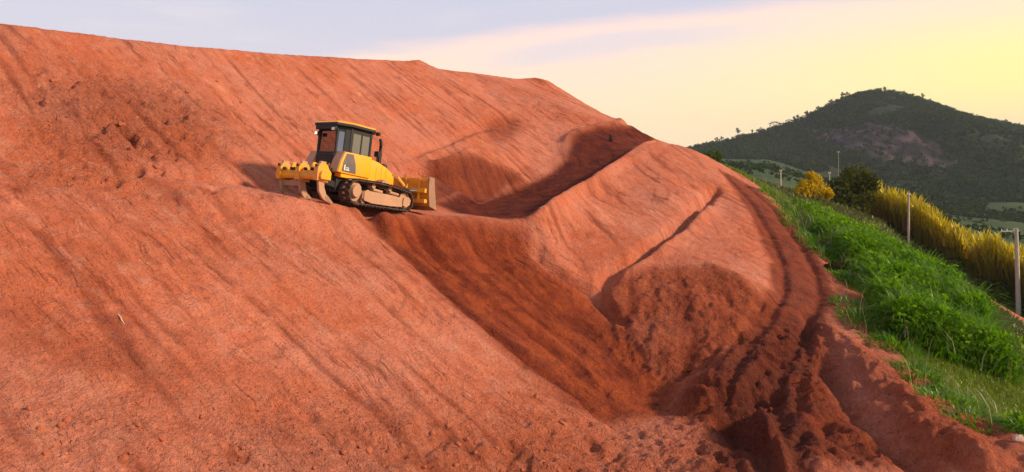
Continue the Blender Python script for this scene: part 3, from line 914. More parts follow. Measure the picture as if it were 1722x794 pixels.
M_lamp, n, p = principled('lamp_lens', (0.85, 0.8, 0.7), 0.2)
p.inputs['Emission Color'].default_value = (1.0, 0.86, 0.62, 1)
p.inputs['Emission Strength'].default_value = 0.9  # faint glow stands in for light reflected off the lens

HEAD = R(56.5)
fwd = Vector((math.cos(HEAD), math.sin(HEAD), 0)); left = Vector((-fwd.y, fwd.x, 0))
base = Vector((-5.62, 26.5, 0))
zs = {}
for k, s in (('r', -1.45), ('f', 1.45)):
    zs[k] = np.mean([ground_z(*(base + fwd * s + left * t)[:2]) for t in (-.95, .95)])
base.z = (zs['r'] + zs['f']) / 2 + Z0 - 0.03
pitch = -math.atan2(zs['f'] - zs['r'], 2.9)
doz = empty('bulldozer', base, (0, 0, 0))
doz.rotation_mode = 'XYZ'
doz.rotation_euler = (0, pitch, HEAD)
tag(doz, 'yellow crawler bulldozer with cab, rear ripper and raised front blade on the red bench', 'bulldozer')

# ---- tracks: belt path in the (x, z) plane, sprocket behind and higher than the front idler
def belt_path():
    S, I = (-1.26, 0.46, 0.36), (1.33, 0.40, 0.30)
    pts = []
    for k in range(9):                                  # round the sprocket, bottom to top
        a = R(-90 - k * 180 / 8)
        pts.append((S[0] + S[2] * math.cos(a), S[1] - 0.04 + (S[2] + 0.04) * math.sin(a)))
    pts += [(-0.75, 0.825), (-0.2, 0.83), (0.35, 0.815), (0.8, 0.775)]
    for k in range(9):
        a = R(80 - k * 160 / 8)
        pts.append((I[0] + I[2] * math.cos(a), I[1] - 0.03 + (I[2] + 0.04) * math.sin(a)))
    pts += [(0.95, 0.03), (0.3, 0.03), (-0.4, 0.03), (-0.95, 0.04)]
    return pts
BP = [Vector((a, 0, b)) for a, b in belt_path()]
seglen = [(BP[(i + 1) % len(BP)] - BP[i]).length for i in range(len(BP))]
TOT = sum(seglen)
def along(s):
    s %= TOT
    for i, l in enumerate(seglen):
        if s <= l:
            d = (BP[(i + 1) % len(BP)] - BP[i]).normalized()
            return BP[i] + d * s, d
        s -= l
    return BP[0], Vector((1, 0, 0))
for side in (1, -1):
    yc = 0.95 * side
    b = MB()
    NS = 42
    for k in range(NS):
        p_, d = along(k * TOT / NS)
        nrm = Vector((d.z, 0, -d.x))                     # outward
        if (p_ + nrm * 0.1 - Vector((0, 0, .43))).length < (p_ - Vector((0, 0, .43))).length: nrm = -nrm
        m3 = Matrix((d, Vector((0, 1, 0)), nrm)).transposed()
        q = p_ + Vector((0, yc, 0))
        b.box(q, (TOT / NS * 0.93, 0.54, 0.035), m3)
        b.box(q + nrm * 0.04 + d * 0.05, (0.025, 0.54, 0.06), m3)
        b.box(q - nrm * 0.05, (TOT / NS * 1.02, 0.16, 0.07), m3)
    trk = b.build('track', M_track, doz, 0.0)
    fr2 = MB()
    ys = yc - side * 0.02
    fr2.prism([(-0.95, 0.22), (-0.98, 0.44), (-0.7, 0.52), (0.55, 0.50), (1.0, 0.46), (1.42, 0.50), (1.5, 0.40), (1.42, 0.24), (1.0, 0.15), (-0.6, 0.15)], yc - 0.235, yc + 0.235)
    fr2.prism([(-0.90, 0.17), (-0.93, 0.47), (-0.78, 0.55), (-0.5, 0.47), (0.6, 0.44), (1.0, 0.41), (1.06, 0.13), (0.4, 0.10), (-0.5, 0.10)], yc + side * 0.235, yc + side * 0.275)
    fr2.prism([(1.06, 0.20), (1.09, 0.47), (1.33, 0.53), (1.48, 0.42), (1.44, 0.24), (1.26, 0.13)], yc + side * 0.235, yc + side * 0.29)
    fr2.build('track_frame', M_dust, trk, 0.012)
    sp = MB().cyl((-1.26, yc - .12, .44), (-1.26, yc + .12, .44), .34, None, 22)
    for k in range(13):
        a = 2 * math.pi * k / 13
        sp.box((-1.26 + .36 * math.cos(a), yc, .44 + .36 * math.sin(a)), (.1, .1, .09), Matrix.Rotation(-a, 3, 'Y'))
    sp.cyl((-1.26, yc + side * .12, .44), (-1.26, yc + side * .26, .44), .24, .2, 20)
    sp.build('sprocket', M_dust, trk, 0.01)
    MB().cyl((1.33, yc - .1, .40), (1.33, yc + .1, .40), .29, None, 22).build('idler', M_dust, trk, 0.01)
    for xr in (-.85, -.5, -.15, .2, .55, .9):
        MB().cyl((xr, yc - .17, .17), (xr, yc + .17, .17), .10, None, 14).build('roller', M_dust, trk)
    for xr in (-.35, .5):
        c_ = MB().cyl((xr, yc - .12, .72), (xr, yc + .12, .72), .085, None, 14)
        c_.box((xr, yc, .59), (.07, .1, .2))
        c_.cyl((xr - .05, yc + side * .12, .60), (xr + .42, yc + side * .12, .56), .055, None, 10)
        c_.build('carrier_roller', M_dust, trk)

# ---- main frame and hood
b = MB()
b.box((-.2, 0, .62), (3.1, 1.3, .55))
b.box((-1.62, 0, .75), (.35, 1.0, .75))
b.build('main_frame', M_dark, doz, 0.03)
hood = MB()
hood.prism([(0.22, 0.9), (0.22, 1.68), (0.42, 1.72), (0.75, 1.66), (1.15, 1.53), (1.45, 1.38), (1.60, 1.20), (1.62, 0.92), (1.2, 0.82)], -0.50, 0.50)
hood = hood.build('hood', M_yel, doz, 0.06, True)
gr_ = MB()
for k in range(7):
    gr_.box((1.635, 0, .98 + k * .055), (.02, .8, .03))
gr_.build('radiator_grille', M_dark, hood)
for s in (-1, 1):
    for k in range(3):
        MB().box((0.62 + k * 0.26, s * 0.505, 1.22), (0.02, 0.012, 0.5)).build('hood_seam', M_yel2, hood)
# side fenders: right and left, each with a dark decal panel that carries a pale mark
for s in (1, -1):
    f = MB()
    f.prism([(-1.34, 1.00), (-1.56, 1.02), (-1.46, 1.42), (-1.30, 1.74), (-0.02, 1.74), (-0.02, 0.98)], s * 0.22 if False else s * 0.46, s * 0.86)
    fen = f.build('fender', M_yel, doz, 0.035, True)
    d_ = MB()
    d_.prism([(-1.40, 1.06), (-1.36, 1.40), (-1.255, 1.69), (-0.93, 1.69), (-0.78, 1.36), (-0.74, 1.04)], s * 0.858, s * 0.868)
    dec = d_.build('decal_panel', M_grey, fen)
    MB().box((-1.28, s * .871, 1.20), (.05, .006, .19)).box((-1.14, s * .871, 1.13), (.17, .006, .035)).box((-1.15, s * .871, 1.20), (.12, .006, .03)).build('decal_mark', M_white, dec)
    MB().prism([(-1.575, 1.03), (-1.475, 1.42), (-1.315, 1.745), (-1.345, 1.75), (-1.505, 1.43), (-1.60, 1.03)], s * .48, s * .85).build('fender_rear_panel', M_dust, fen, 0.008)
    lo = MB().prism([(-1.35, .86), (-1.35, 1.0), (0.15, 0.98), (0.55, 0.90), (0.55, 0.84)], s * .45, s * .80)
    lo.build('lower_side_panel', M_yel, doz, 0.03)
    MB().cyl((0.42, s * .50, .88), (0.42, s * .86, .88), .17, None, 18).build('blade_lift_pivot', M_dust, doz, 0.01)
    MB().box((-.75, s * .63, .92), (1.25, .30, .09)).build('step_board', M_dark, doz, 0.01)
b = MB().box((-1.46, 0, 1.22), (.3, .9, .9))
b.build('rear_housing', M_dark, doz, 0.03)

# ---- cab: six-sided, glazed all round
plan = [(-1.26, .45), (-0.83, .70), (0.16, .70), (0.50, .36), (0.50, -.36), (0.16, -.70), (-0.83, -.70), (-1.26, -.45)]
b = MB()
b.prism([(x, y) for x, y in plan], 1.62, 1.80, 'z')
cab = b.build('cab', M_dark, doz, 0.012)
pb_ = MB()
for (x, y) in plan:
    pb_.cyl((x * .97, y * .97, 1.72), (x * .985 - .01, y * .97, 2.68), .048, .048, 8)
pb_.prism([(x * .985, y * .985) for x, y in plan], 2.52, 2.70, 'z')
# extra upright in each side window, thick rear corner uprights
for s in (1, -1):
    pb_.box((-0.30, s * .682, 2.16), (.05, .03, .78))
    pb_.prism([(-1.03, s * .60), (-0.80, s * .72), (-0.74, s * .72), (-0.74, s * .66), (-1.0, s * .53)], 1.75, 2.6, 'z')
pb_.build('cab_frame', M_dark, cab, 0.008)
for i in range(len(plan)):
    (x0, y0), (x1, y1) = plan[i], plan[(i + 1) % len(plan)]
    c = Vector(((x0 + x1) / 2 * .962, (y0 + y1) / 2 * .962, 2.16))
    d = Vector((x1 - x0, y1 - y0, 0)); ln = d.length
    m3 = Matrix.Rotation(math.atan2(d.y, d.x), 3, 'Z')
    MB().box(c, (ln - .09, .012, .72), m3).build('window', M_glass, cab)
rf = MB()
roofplan = [(-1.42, .55), (-0.86, .82), (0.22, .82), (0.58, .44), (0.58, -.44), (0.22, -.82), (-0.86, -.82), (-1.42, -.55)]
rf.prism([(x, y) for x, y in roofplan], 2.70, 2.80, 'z')
roof = rf.build('cab_roof', M_dark, cab, 0.02)
rt = MB()
rt.prism([(x * .985, y * .985) for x, y in roofplan], 2.80, 2.86, 'z', 0.95)
rt.build('roof_panel', M_yel, roof, 0.015)
vis_ = MB().box((-1.36, 0, 2.63), (.10, 1.0, .14)).build('roof_visor', M_dark, roof, 0.02)
for loc in ((-1.40, .40, 2.42), (-1.40, -.42, 2.56), (0.42, -.74, 2.70), (0.42, .74, 2.70)):
    lh = MB().box(loc, (.10, .15, .13)).build('work_light', M_dark, cab, 0.015)
    sx = -1 if loc[0] < 0 else 1
    MB().box((loc[0] + sx * .052, loc[1], loc[2]), (.012, .12, .10)).build('lens', M_lamp if loc[1] > 0.3 and sx < 0 else M_white, lh, 0.004)
seat_ = MB().box((-.75, 0, 1.75), (.5, .5, .14)).box((-.98, 0, 2.05), (.12, .48, .6)).build('seat', M_dark, cab, 0.03)

# ---- exhaust, pre-cleaner, mirror
MB().tube([(1.02, -.20, 1.5), (1.02, -.20, 1.95), (1.02, -.20, 2.35), (1.0, -.20, 2.48), (0.94, -.20, 2.58)], [.075, .075, .06, .06, .055], 12).build('exhaust_pipe', M_dark, doz, 0, True)
MB().cyl((1.20, -.28, 1.46), (1.22, -.28, 1.66), .13, .11, 16).build('air_intake_cap', M_dark, doz, 0.015)
b = MB().cyl((.62, -.46, 1.62), (.62, -.46, 1.86), .025, None, 8).box((.62, -.46, 1.96), (.12, .22, .20))
b.build('mirror', M_dark, doz, 0.02)
b = MB()
for y in (.40,): b.tube([(.4, y, 1.68), (.4, y, 1.92), (.95, y, 1.86), (.95, y, 1.6)], .02, 6)
b.build('hand_rail', M_dark, doz)

# ---- blade with end plates, push arms and cylinders
BX, BZ = 2.12, 0.30
prof = []
for k in range(9):
    t = k / 8
    z = BZ + 1.05 * t
    prof.append((BX + 0.30 - 0.62 * (0.25 - (t - .5) ** 2) - 0.04 * t, z))
backp = [(x - 0.05, z) for x, z in prof][::-1]
b = MB().prism(prof + backp, -1.50, 1.50)
b.box((BX - .06, 0, BZ + .16), (.16, 2.9, .14))
b.box((BX - .10, 0, BZ + .55), (.14, 2.9, .16))
b.box((BX - .02, 0, BZ + .97), (.14, 2.9, .12))
for y in (-1.1, -.4, .4, 1.1): b.box((BX - .06, y, BZ + .55), (.14, .06, .95))
blade = b.build('blade', M_yel2, doz, 0.012)
for s in (1, -1):
    ep = MB().prism([(BX - .08, BZ + 1.07), (BX + .22, BZ + 1.07), (BX + .30, BZ + .7), (BX + .52, BZ - .12), (BX + .10, BZ - .02), (BX - .02, BZ + .5)], s * 1.50, s * 1.54)
    ep.build('end_plate', M_edge, blade, 0.006)
MB().prism([(BX + .28, BZ + .02), (BX + .34, BZ + .04), (BX + .52, BZ - .14), (BX + .46, BZ - .15)], -1.5, 1.5).build('cutting_edge', M_edge, blade, 0.004)
b = MB()
for s in (1, -1):
    b.tube([(0.9, s * .58, .48), (1.55, s * .60, .50), (2.05, s * .75, .50)], [.09, .09, .09], 8)
    b.box((1.75, s * .62, .62), (.5, .12, .26))
b.box((1.72, 0, .5), (.16, 1.35, .2))
b.build('push_frame', M_dust, doz, 0.01)
for s in (1, -1):
    cy = MB().cyl((1.30, s * .58, 1.25), (1.72, s * .58, .98), .075, None, 12).build('lift_cylinder', M_yel2, doz, 0.005)
    MB().cyl((1.72, s * .58, .98), (2.02, s * .58, .78), .038, None, 10).build('cylinder_rod', M_chrome, cy)
    cy = MB().cyl((1.45, s * .30, .72), (1.8, s * .85, .80), .065, None, 12).build('angle_cylinder', M_dark, doz, 0.005)
    MB().cyl((1.8, s * .85, .80), (2.05, s * 1.15, .85), .035, None, 10).build('cylinder_rod', M_chrome, cy)

# ---- ripper: cross beam with shank pockets, three curved shanks, linkage
b = MB()
b.prism([(-2.76, .66), (-2.80, .74), (-2.78, .90), (-2.68, .97), (-2.42, .97), (-2.36, .90), (-2.36, .66)], -1.06, 1.22)
for y in (-.86, .05, .98):
    b.prism([(-2.86, .62), (-2.88, 1.02), (-2.80, 1.16), (-2.66, 1.20), (-2.48, 1.16), (-2.36, .98), (-2.38, .58)], y - .10, y + .10)
for y in (-.45, .55):
    b.prism([(-2.74, .94), (-2.70, 1.18), (-2.60, 1.24), (-2.50, 1.18), (-2.44, .94)], y - .05, y + .05)
rip = b.build('ripper', M_yel2, doz, 0.02)
for y in (-.62, -.30, .22, .38, .75):
    MB().cyl((-2.86, y, .98), (-2.77, y, .98), .05, None, 12).build('pin', M_dark, rip)
for y in (-.86, .05, .98):
    MB().cyl((-2.90, y, 1.10), (-2.85, y, 1.10), .045, None, 12).build('pin', M_dark, rip)
b = MB()
b.prism([(-2.62, .42), (-2.66, .60), (-2.40, .60), (-2.38, .42)], .15, 1.15)
b.build('lower_crossbar', M_dust, rip, 0.01)
for y in (-.86, .05, .98):
    sh = MB().prism([(-2.74, 1.26), (-2.50, 1.26), (-2.50, .70), (-2.46, .42), (-2.34, .20), (-2.08, -.02), (-2.14, -.08), (-2.46, .04), (-2.66, .26), (-2.74, .60)], y - .05, y + .05)
    s_ = sh.build('shank', M_dust, rip, 0.012)
    MB().prism([(-2.40, .10), (-2.30, .18), (-2.02, -.04), (-2.10, -.10)], y - .065, y + .065).build('tooth', M_edge, s_, 0.006)
for s in (1, -1):
    MB().prism([(-1.72, .48), (-1.72, .70), (-2.40, .78), (-2.40, .60)], s * .55 - .06, s * .55 + .06).build('linkage_arm', M_dark, rip, 0.008)
    MB().prism([(-1.72, 1.05), (-1.72, 1.18), (-2.42, 1.05), (-2.42, .92)], s * .55 - .05, s * .55 + .05).build('linkage_arm', M_dark, rip, 0.008)
for s in (1, -1):
    cy = MB().cyl((-1.70, s * .28, 1.30), (-2.1, s * .28, 1.02), .08, None, 12).build('ripper_cylinder', M_yel2, rip, 0.005)
    MB().cyl((-2.1, s * .28, 1.02), (-2.42, s * .28, .80), .04, None, 10).build('cylinder_rod', M_chrome, cy)

# the superstructure sits over the rear half of the tracks
for o in list(doz.children):
    k = o.name.split('.')[0]
    if k in ('hood', 'fender', 'lower_side_panel', 'exhaust_pipe', 'air_intake_cap', 'mirror', 'hand_rail'): o.location.x = -0.36
    elif k == 'cab': o.location = (-0.52, 0, -0.07)
    elif k in ('rear_housing', 'step_board'): o.location.x = -0.2
# ------------------------------------------------------------------ grass, reeds, shrubs
def blade_mesh(name, B, h, wd, lean, droop, curl=None):
    """grass blades: base points, height, width, lean direction (angle) and how far the tip hangs over"""
    N = len(B)
    lv = np.array([0.0, 0.4, 0.75, 1.0])
    wl = np.array([1.0, 0.85, 0.55, 0.06])
    dx, dy = np.cos(lean), np.sin(lean)
    face = lean + math.pi / 2 + rng.normal(0, 0.6, N)
    fx_, fy_ = np.cos(face), np.sin(face)
    V = np.zeros((N, 8, 3))
    for k, (t, wk) in enumerate(zip(lv, wl)):
        off = droop * t ** 2 * h
        zz = h * (t - 0.55 * np.minimum(droop, 1.5) * t ** 2.5)
        c = np.stack([B[:, 0] + dx * off, B[:, 1] + dy * off, B[:, 2] + zz], -1)
        hw = (wd * wk / 2)[:, None] * np.stack([fx_, fy_, 0 * fx_], -1)
        V[:, 2 * k] = c - hw
        V[:, 2 * k + 1] = c + hw
    i0 = (np.arange(N) * 8)[:, None]
    F = np.concatenate([i0 + np.array([[2 * k, 2 * k + 1, 2 * k + 3, 2 * k + 2]]) for k in range(3)], 0)
    me = np_mesh(name, V.reshape(-1, 3), F)
    set_attr(me, 'tint', np.repeat(rng.random(N) if curl is None else 0.45 * rng.random(N) + 0.55 * curl, 8))
    set_attr(me, 'up', np.tile(np.repeat(lv, 2), N))
    return me


def grass_mat(name, c_dark, c_mid, c_tip, trans, tf=0.35):
    m = bpy.data.materials.new(name); m.use_nodes = True
    n = NT(m.node_tree)
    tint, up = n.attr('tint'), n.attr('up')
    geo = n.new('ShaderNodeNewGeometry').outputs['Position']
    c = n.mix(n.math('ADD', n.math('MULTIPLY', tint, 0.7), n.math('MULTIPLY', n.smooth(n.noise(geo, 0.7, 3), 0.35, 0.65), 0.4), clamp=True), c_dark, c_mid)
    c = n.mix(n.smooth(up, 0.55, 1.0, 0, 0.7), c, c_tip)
    d = n.new('ShaderNodeBsdfDiffuse', ins={'Color': c})
    g = n.new('ShaderNodeBsdfGlossy', ins={'Color': (0.7, 0.7, 0.6, 1), 'Roughness': 0.45})
    tr = n.new('ShaderNodeBsdfTranslucent', ins={'Color': n.mix(tint, tuple(0.7 * x for x in trans), trans)})
    m1 = n.new('ShaderNodeMixShader', ins={0: tf}); n.l.new(d.outputs[0], m1.inputs[1]); n.l.new(tr.outputs[0], m1.inputs[2])
    m2 = n.new('ShaderNodeMixShader', ins={0: 0.05}); n.l.new(m1.outputs[0], m2.inputs[1]); n.l.new(g.outputs[0], m2.inputs[2])
    o = n.new('ShaderNodeOutputMaterial'); n.l.new(m2.outputs[0], o.inputs[0])
    return m

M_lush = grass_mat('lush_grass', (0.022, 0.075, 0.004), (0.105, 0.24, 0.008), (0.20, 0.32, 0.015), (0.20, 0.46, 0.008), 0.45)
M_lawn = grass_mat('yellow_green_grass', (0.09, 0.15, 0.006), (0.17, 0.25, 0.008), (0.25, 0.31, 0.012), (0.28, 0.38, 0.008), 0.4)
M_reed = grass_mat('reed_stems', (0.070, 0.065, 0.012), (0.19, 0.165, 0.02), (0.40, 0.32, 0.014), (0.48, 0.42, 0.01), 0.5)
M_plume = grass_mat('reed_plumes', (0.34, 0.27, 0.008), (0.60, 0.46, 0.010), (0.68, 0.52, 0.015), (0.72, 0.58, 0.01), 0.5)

EDGE_Y = [10, 16.4, 17.8, 19.6, 22, 24.6, 27.6, 31.7, 35.7, 39.6, 43, 46.5, 49, 70]
EDGE_X = [12.6, 12.3, 12.2, 12.1, 12.2, 12.45, 13.1, 14.2, 14.55, 15.2, 15.3, 14.7, 13.2, 14.0]
def edge_x(y): return np.interp(y, EDGE_Y, EDGE_X)
def gz(x, y): return bil(H, x, y) + Z0

# tall lush grass in heaped tussocks along the outer shoulder
centres = []
for k in range(210):
    y = rng.uniform(25.0, 42)
    span = np.interp(y, [19, 22, 25, 28.5, 33, 38, 42], [1.0, 2.2, 3.4, 4.0, 4.0, 3.6, 2.8])
    x = edge_x(y) + np.interp(y, [19, 22, 24, 28, 50], [2.8, 2.2, 1.0, 0.8, 0.8]) + span * rng.random()
    e = min((x - edge_x(y)) / 1.3, 1.0)
    centres.append((x, y, e * np.interp(y, [19, 24, 32, 38, 42], [0.75, 1.0, 0.95, 0.6, 0.4]) * rng.uniform(0.45, 1.45)))
for k in range(34):                                      # strays that spill on to the bare soil
    y = rng.uniform(18, 44); centres.append((edge_x(y) + rng.uniform(-0.5, 0.7), y, rng.uniform(0.15, 0.4)))
centres = np.array(centres)
N = 52000
ci = rng.integers(0, len(centres), N)
ang = rng.uniform(0, 2 * np.pi, N); rad = 0.85 * np.sqrt(rng.random(N))
bx_ = centres[ci, 0] + rad * np.cos(ang); by_ = centres[ci, 1] + rad * np.sin(ang)
hh = centres[ci, 2] * (1.1 - (rad / 0.85) ** 2 * 0.65) * rng.uniform(0.6, 1.2, N) + 0.12
lift = centres[ci, 2] * 0.75 * (1 - (rad / 0.85) ** 2)
B = np.stack([bx_, by_, gz(bx_, by_) + lift - 0.1], -1)
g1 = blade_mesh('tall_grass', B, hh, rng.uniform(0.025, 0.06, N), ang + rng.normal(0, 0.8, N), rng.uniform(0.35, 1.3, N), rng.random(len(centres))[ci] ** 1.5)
tag(link_mesh('tall_grass', g1, M_lush), 'lush dark green tall grass heaped along the outer edge of the red embankment', 'grass', kind='stuff')

# broad-leaved creepers and weeds growing through the tall grass
ci = rng.permutation(np.flatnonzero(centres[:, 2] > 0.38))[:170]
cr_ = 0.45 + 0.45 * rng.random(len(ci))
V, Fq, ti = leaf_cards(centres[ci, 0], centres[ci, 1], gz(centres[ci, 0], centres[ci, 1]) + centres[ci, 2] * 0.75, cr_, 320, 0.085, 0.75, 0.6)
L_weed = leaf_mat('weed_leaves', (0.024, 0.090, 0.005), (0.16, 0.32, 0.010), (0.26, 0.48, 0.01), 0.4)
gw = np_mesh('weeds', V, Fq); set_attr(gw, 'tint', ti)
tag(link_mesh('weeds', gw, L_weed), 'bright green leafy weeds in clumps through the lush tall grass', 'weeds', kind='stuff')

N = 1500
ci = rng.integers(0, len(centres), N)
x = centres[ci, 0] + rng.normal(0, .6, N); y = centres[ci, 1] + rng.normal(0, .6, N)
M_dry = grass_mat('dead_stalks', (0.20, 0.17, 0.09), (0.34, 0.30, 0.16), (0.42, 0.36, 0.2), (0.3, 0.26, 0.1))
gd = blade_mesh('dead_stalks', np.stack([x, y, gz(x, y) + centres[ci, 2] * .4], -1), rng.uniform(.4, 1.2, N), rng.uniform(.015, .03, N), rng.uniform(0, 6.28, N), rng.uniform(.1, .9, N))
tag(link_mesh('dead_stalks', gd, M_dry), 'thin pale dead stalks sticking up through the lush tall grass', 'stalks', kind='stuff')

# shorter yellow-green grass below it and on the far shoulder
N = 60000
y = np.where(rng.random(N) < 0.6, rng.uniform(14.5, 27, N), rng.uniform(38, 64, N))
x = edge_x(y) + 0.15 + np.where(y < 30, 8.0, 5.0) * rng.random(N) ** 1.3
hgt = np.where(y < 30, 0.22, 0.30) * rng.uniform(0.5, 1.4, N)
B = np.stack([x, y, gz(x, y) - 0.03], -1)
g2 = blade_mesh('short_grass', B, hgt, np.where(y < 30, 0.03, 0.06) * rng.uniform(0.6, 1.2, N), rng.uniform(0, 6.28, N), rng.uniform(0.3, 1.0, N))
tag(link_mesh('short_grass', g2, M_lawn), 'short yellow-green grass on the shoulder around the lush tall grass', 'grass', kind='stuff')

# rough grass on the slope between the works and the reeds
N = 26000
y = rng.uniform(26, 84, N)
x0 = edge_x(y) + 4.0; x1 = np.interp(y, [30, 40, 48, 52, 58, 63, 68, 74, 78, 90], [28, 31, 33.6, 35.3, 37.2, 37.8, 36.8, 34.8, 33, 30]) - 2.4
x = x0 + (x1 - x0) * rng.random(N)
B = np.stack([x, y, gz(x, y) - 0.03], -1)
g3 = blade_mesh('rough_grass', B, rng.uniform(0.25, 0.6, N), rng.uniform(0.05, 0.10, N), rng.uniform(0, 6.28, N), rng.uniform(0.2, 1.0, N))
M_rough = grass_mat('rough_grass', (0.05, 0.06, 0.012), (0.10, 0.115, 0.02), (0.17, 0.15, 0.03), (0.15, 0.15, 0.02))
tag(link_mesh('rough_grass', g3, M_rough), 'olive rough grass on the slope down to the dirt road', 'grass', kind='stuff')

# long hedge of tall reeds with yellow plumes beside the dirt road
HY = [40, 52, 62, 66, 70, 74, 78, 81]
HX = [46.6, 44.6, 42.6, 41.2, 39.9, 38.4, 36.9, 35.8]
def hedge(N, hmin, hmax, z0, w0, w1, depth):
    y = rng.uniform(44, 78.0, N)
    yn = np.interp(y, HY, HX)
    x = yn + rng.uniform(0, depth, N) + 0.5 * fbm(y / 2.0, y * 0, 2, 3)
    top = 1 + 0.34 * fbm(x / 1.3, y / 1.3, 3, 14) + 0.30 * fbm(x / 4.0, y / 4.0, 2, 19)
    return x, y, top
N = 15000
x, y, top = hedge(N, 0, 0, 0, 0, 0, 3.0)
B = np.stack([x, y, gz(x, y) - 0.1], -1)
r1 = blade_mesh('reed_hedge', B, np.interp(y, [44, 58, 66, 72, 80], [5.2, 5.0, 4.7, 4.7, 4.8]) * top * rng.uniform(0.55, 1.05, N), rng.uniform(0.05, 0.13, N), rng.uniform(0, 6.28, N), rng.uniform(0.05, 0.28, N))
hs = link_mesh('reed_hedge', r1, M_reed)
tag(hs, 'long hedge of tall reeds with yellow plumes beside the dirt road', 'hedge', kind='stuff')
N = 11000
x, y, top = hedge(N, 0, 0, 0, 0, 0, 3.0)
zb = gz(x, y) + np.interp(y, [44, 58, 66, 72, 80], [5.2, 5.0, 4.7, 4.7, 4.8]) * top * rng.uniform(0.45, 0.85, N)
B = np.stack([x, y, zb], -1)
r2 = blade_mesh('plumes', B, rng.uniform(0.6, 1.3, N), rng.uniform(0.10, 0.20, N), rng.uniform(0, 6.28, N), rng.uniform(0.1, 0.5, N))
link_mesh('plumes', r2, M_plume, hs)['kind'] = 'stuff'


def shrub(name, label, cat, loc, clumps, leafm, nl, size, sq=0.85, group=None, stems=6):
    root = empty(name, loc)
    tag(root, label, cat, group)
    b = MB()
    for k in range(stems):
        a = k * 2.4
        c = clumps[k % len(clumps)]
        b.tube([(.12 * math.cos(a), .12 * math.sin(a), -.3), (c[0] * .4 + .1 * math.cos(a), c[1] * .4 + .1 * math.sin(a), c[2] * .5), (c[0], c[1], c[2])], [.06, .045, .02], 6)
    b.build('stem', bark, root)
    ca = np.array(clumps)
    V, F, t = leaf_cards(ca[:, 0], ca[:, 1], ca[:, 2], ca[:, 3], nl, size, sq, 0.3)
    me = np_mesh('foliage', V, F); set_attr(me, 'tint', t)
    link_mesh('foliage', me, leafm, root)
    return root
L_yel = leaf_mat('yellow_leaves', (0.36, 0.23, 0.008), (0.68, 0.47, 0.015), (0.75, 0.52, 0.01), 0.45)
L_olive = leaf_mat('olive_leaves', (0.028, 0.042, 0.012), (0.105, 0.115, 0.02), (0.13, 0.13, 0.015), 0.25)
L_green = leaf_mat('bush_leaves', (0.035, 0.065, 0.012), (0.09, 0.15, 0.02), (0.10, 0.16, 0.015), 0.25)
def ground_at(x, y, dz=0.0): return (x, y, ground_z(x, y) + Z0 + dz)
def px_spot(u, d): return ((u - U0) / F_PX * d, d)
x, y = px_spot(1366, 66)
shrub('shrub', 'round bright yellow shrub standing alone on the green shoulder', 'shrub', ground_at(x, y), [(0, 0, .9, .9), (1.0, .2, .8, .8), (-1.1, -.1, .65, .75), (.35, .3, 1.7, .7), (-.6, .1, 1.35, .6), (1.5, .1, .5, .5), (-.1, .2, 2.2, .4)], L_yel, 300, 0.12)
x, y = px_spot(1428, 72)
shrub('shrub', 'tall dark olive bush at the far end of the yellow reed hedge', 'shrub', ground_at(x, y), [(0, 0, 1.6, 1.5), (1.1, .2, 2.4, 1.3), (-1.1, 0, 1.5, 1.2), (.5, .3, 3.9, 1.1), (1.6, .3, 3.5, 1.0), (-.5, .3, 3.1, 1.1)], L_olive, 480, 0.15).scale = (1.25, 1.25, 1.3)
for k, (yy, ox) in enumerate([(60, -.6), (62.5, -.8), (64, -.4), (66.5, -.7), (69, -.5), (71.5, -.6), (74, -.3)]):
    xx = float(np.interp(yy, HY, HX)) + ox
    shrub('shrub', 'low olive bush in the row at the foot of the yellow reed hedge', 'shrub', ground_at(xx, yy), [(0, 0, .6, .8), (.5, .5, .9, .6 + .1 * (k % 3)), (-.2, -.7, .5, .6), (.2, .9, .5 + .2 * (k % 2), .6)], L_olive, 240, 0.13, group='olive bushes at the foot of the hedge', stems=4)
for u, v, d, s, lab in [(1198, 272, 47.5, .5, 'low dark green bush at the top of the grassy shoulder by the red crest'),
                        (1406, 462, 31.0, .30, 'small brownish bush on bare soil at the edge of the lush tall grass')]:
    x, y = px_spot(u, d)
    shrub('shrub', lab, 'shrub', ground_at(x, y), [(0, 0, .6 * s, 1.0 * s), (.9 * s, .2, .5 * s, .8 * s), (-.9 * s, 0, .45 * s, .8 * s)], L_green if u < 1300 else L_olive, 300, 0.06)

# ---- poles
conc, n, p = principled('weathered_concrete', (0.46, 0.41, 0.33), 0.85, 0, 0.2)
geo = n.new('ShaderNodeTexCoord').outputs['Object']
n.put(p.inputs['Base Color'], n.mix(n.noise(geo, 3.0, 5, 0.6), (0.33, 0.29, 0.23), (0.58, 0.52, 0.42)))
def pole(u, d, v_top, label, arm=False, r=0.11, name='utility_pole', cat='utility pole', lean=0.0, zb=None):
    x, y = px_spot(u, d)
    gzv = (ground_z(x, y) if (x < 59 and y < 109) else float(valley_sheet(np.array([x]), np.array([y]))[0])) if zb is None else zb
    h = (V_H - v_top) / F_PX * d - gzv
    root = empty(name, (x, y, gzv + Z0), (0, R(lean), 0))
    tag(root, label, cat, 'utility poles beyond the works')
    MB().cyl((0, 0, -.4), (0, 0, h), r * 1.25, r * 0.8, 12).build('post', conc, root, 0, True)
    if arm:
        MB().box((-.55, 0, h - .22), (1.5, .09, .10)).build('cross_arm', conc, root, 0.01)
        for k in (-1.2, -.75, -.2):
            MB().cyl((k, 0, h - .17), (k, 0, h - .02), .04, .03, 8).build('insulator', M_white, root)
    else:
        for k in (-.12, .12):
            MB().cyl((k, 0, h - .12), (k, 0, h + .06), .035, .03, 8).build('insulator', M_white, root)
        MB().box((0, 0, h - .12), (.36, .06, .06)).build('bracket', conc, root)
    return root
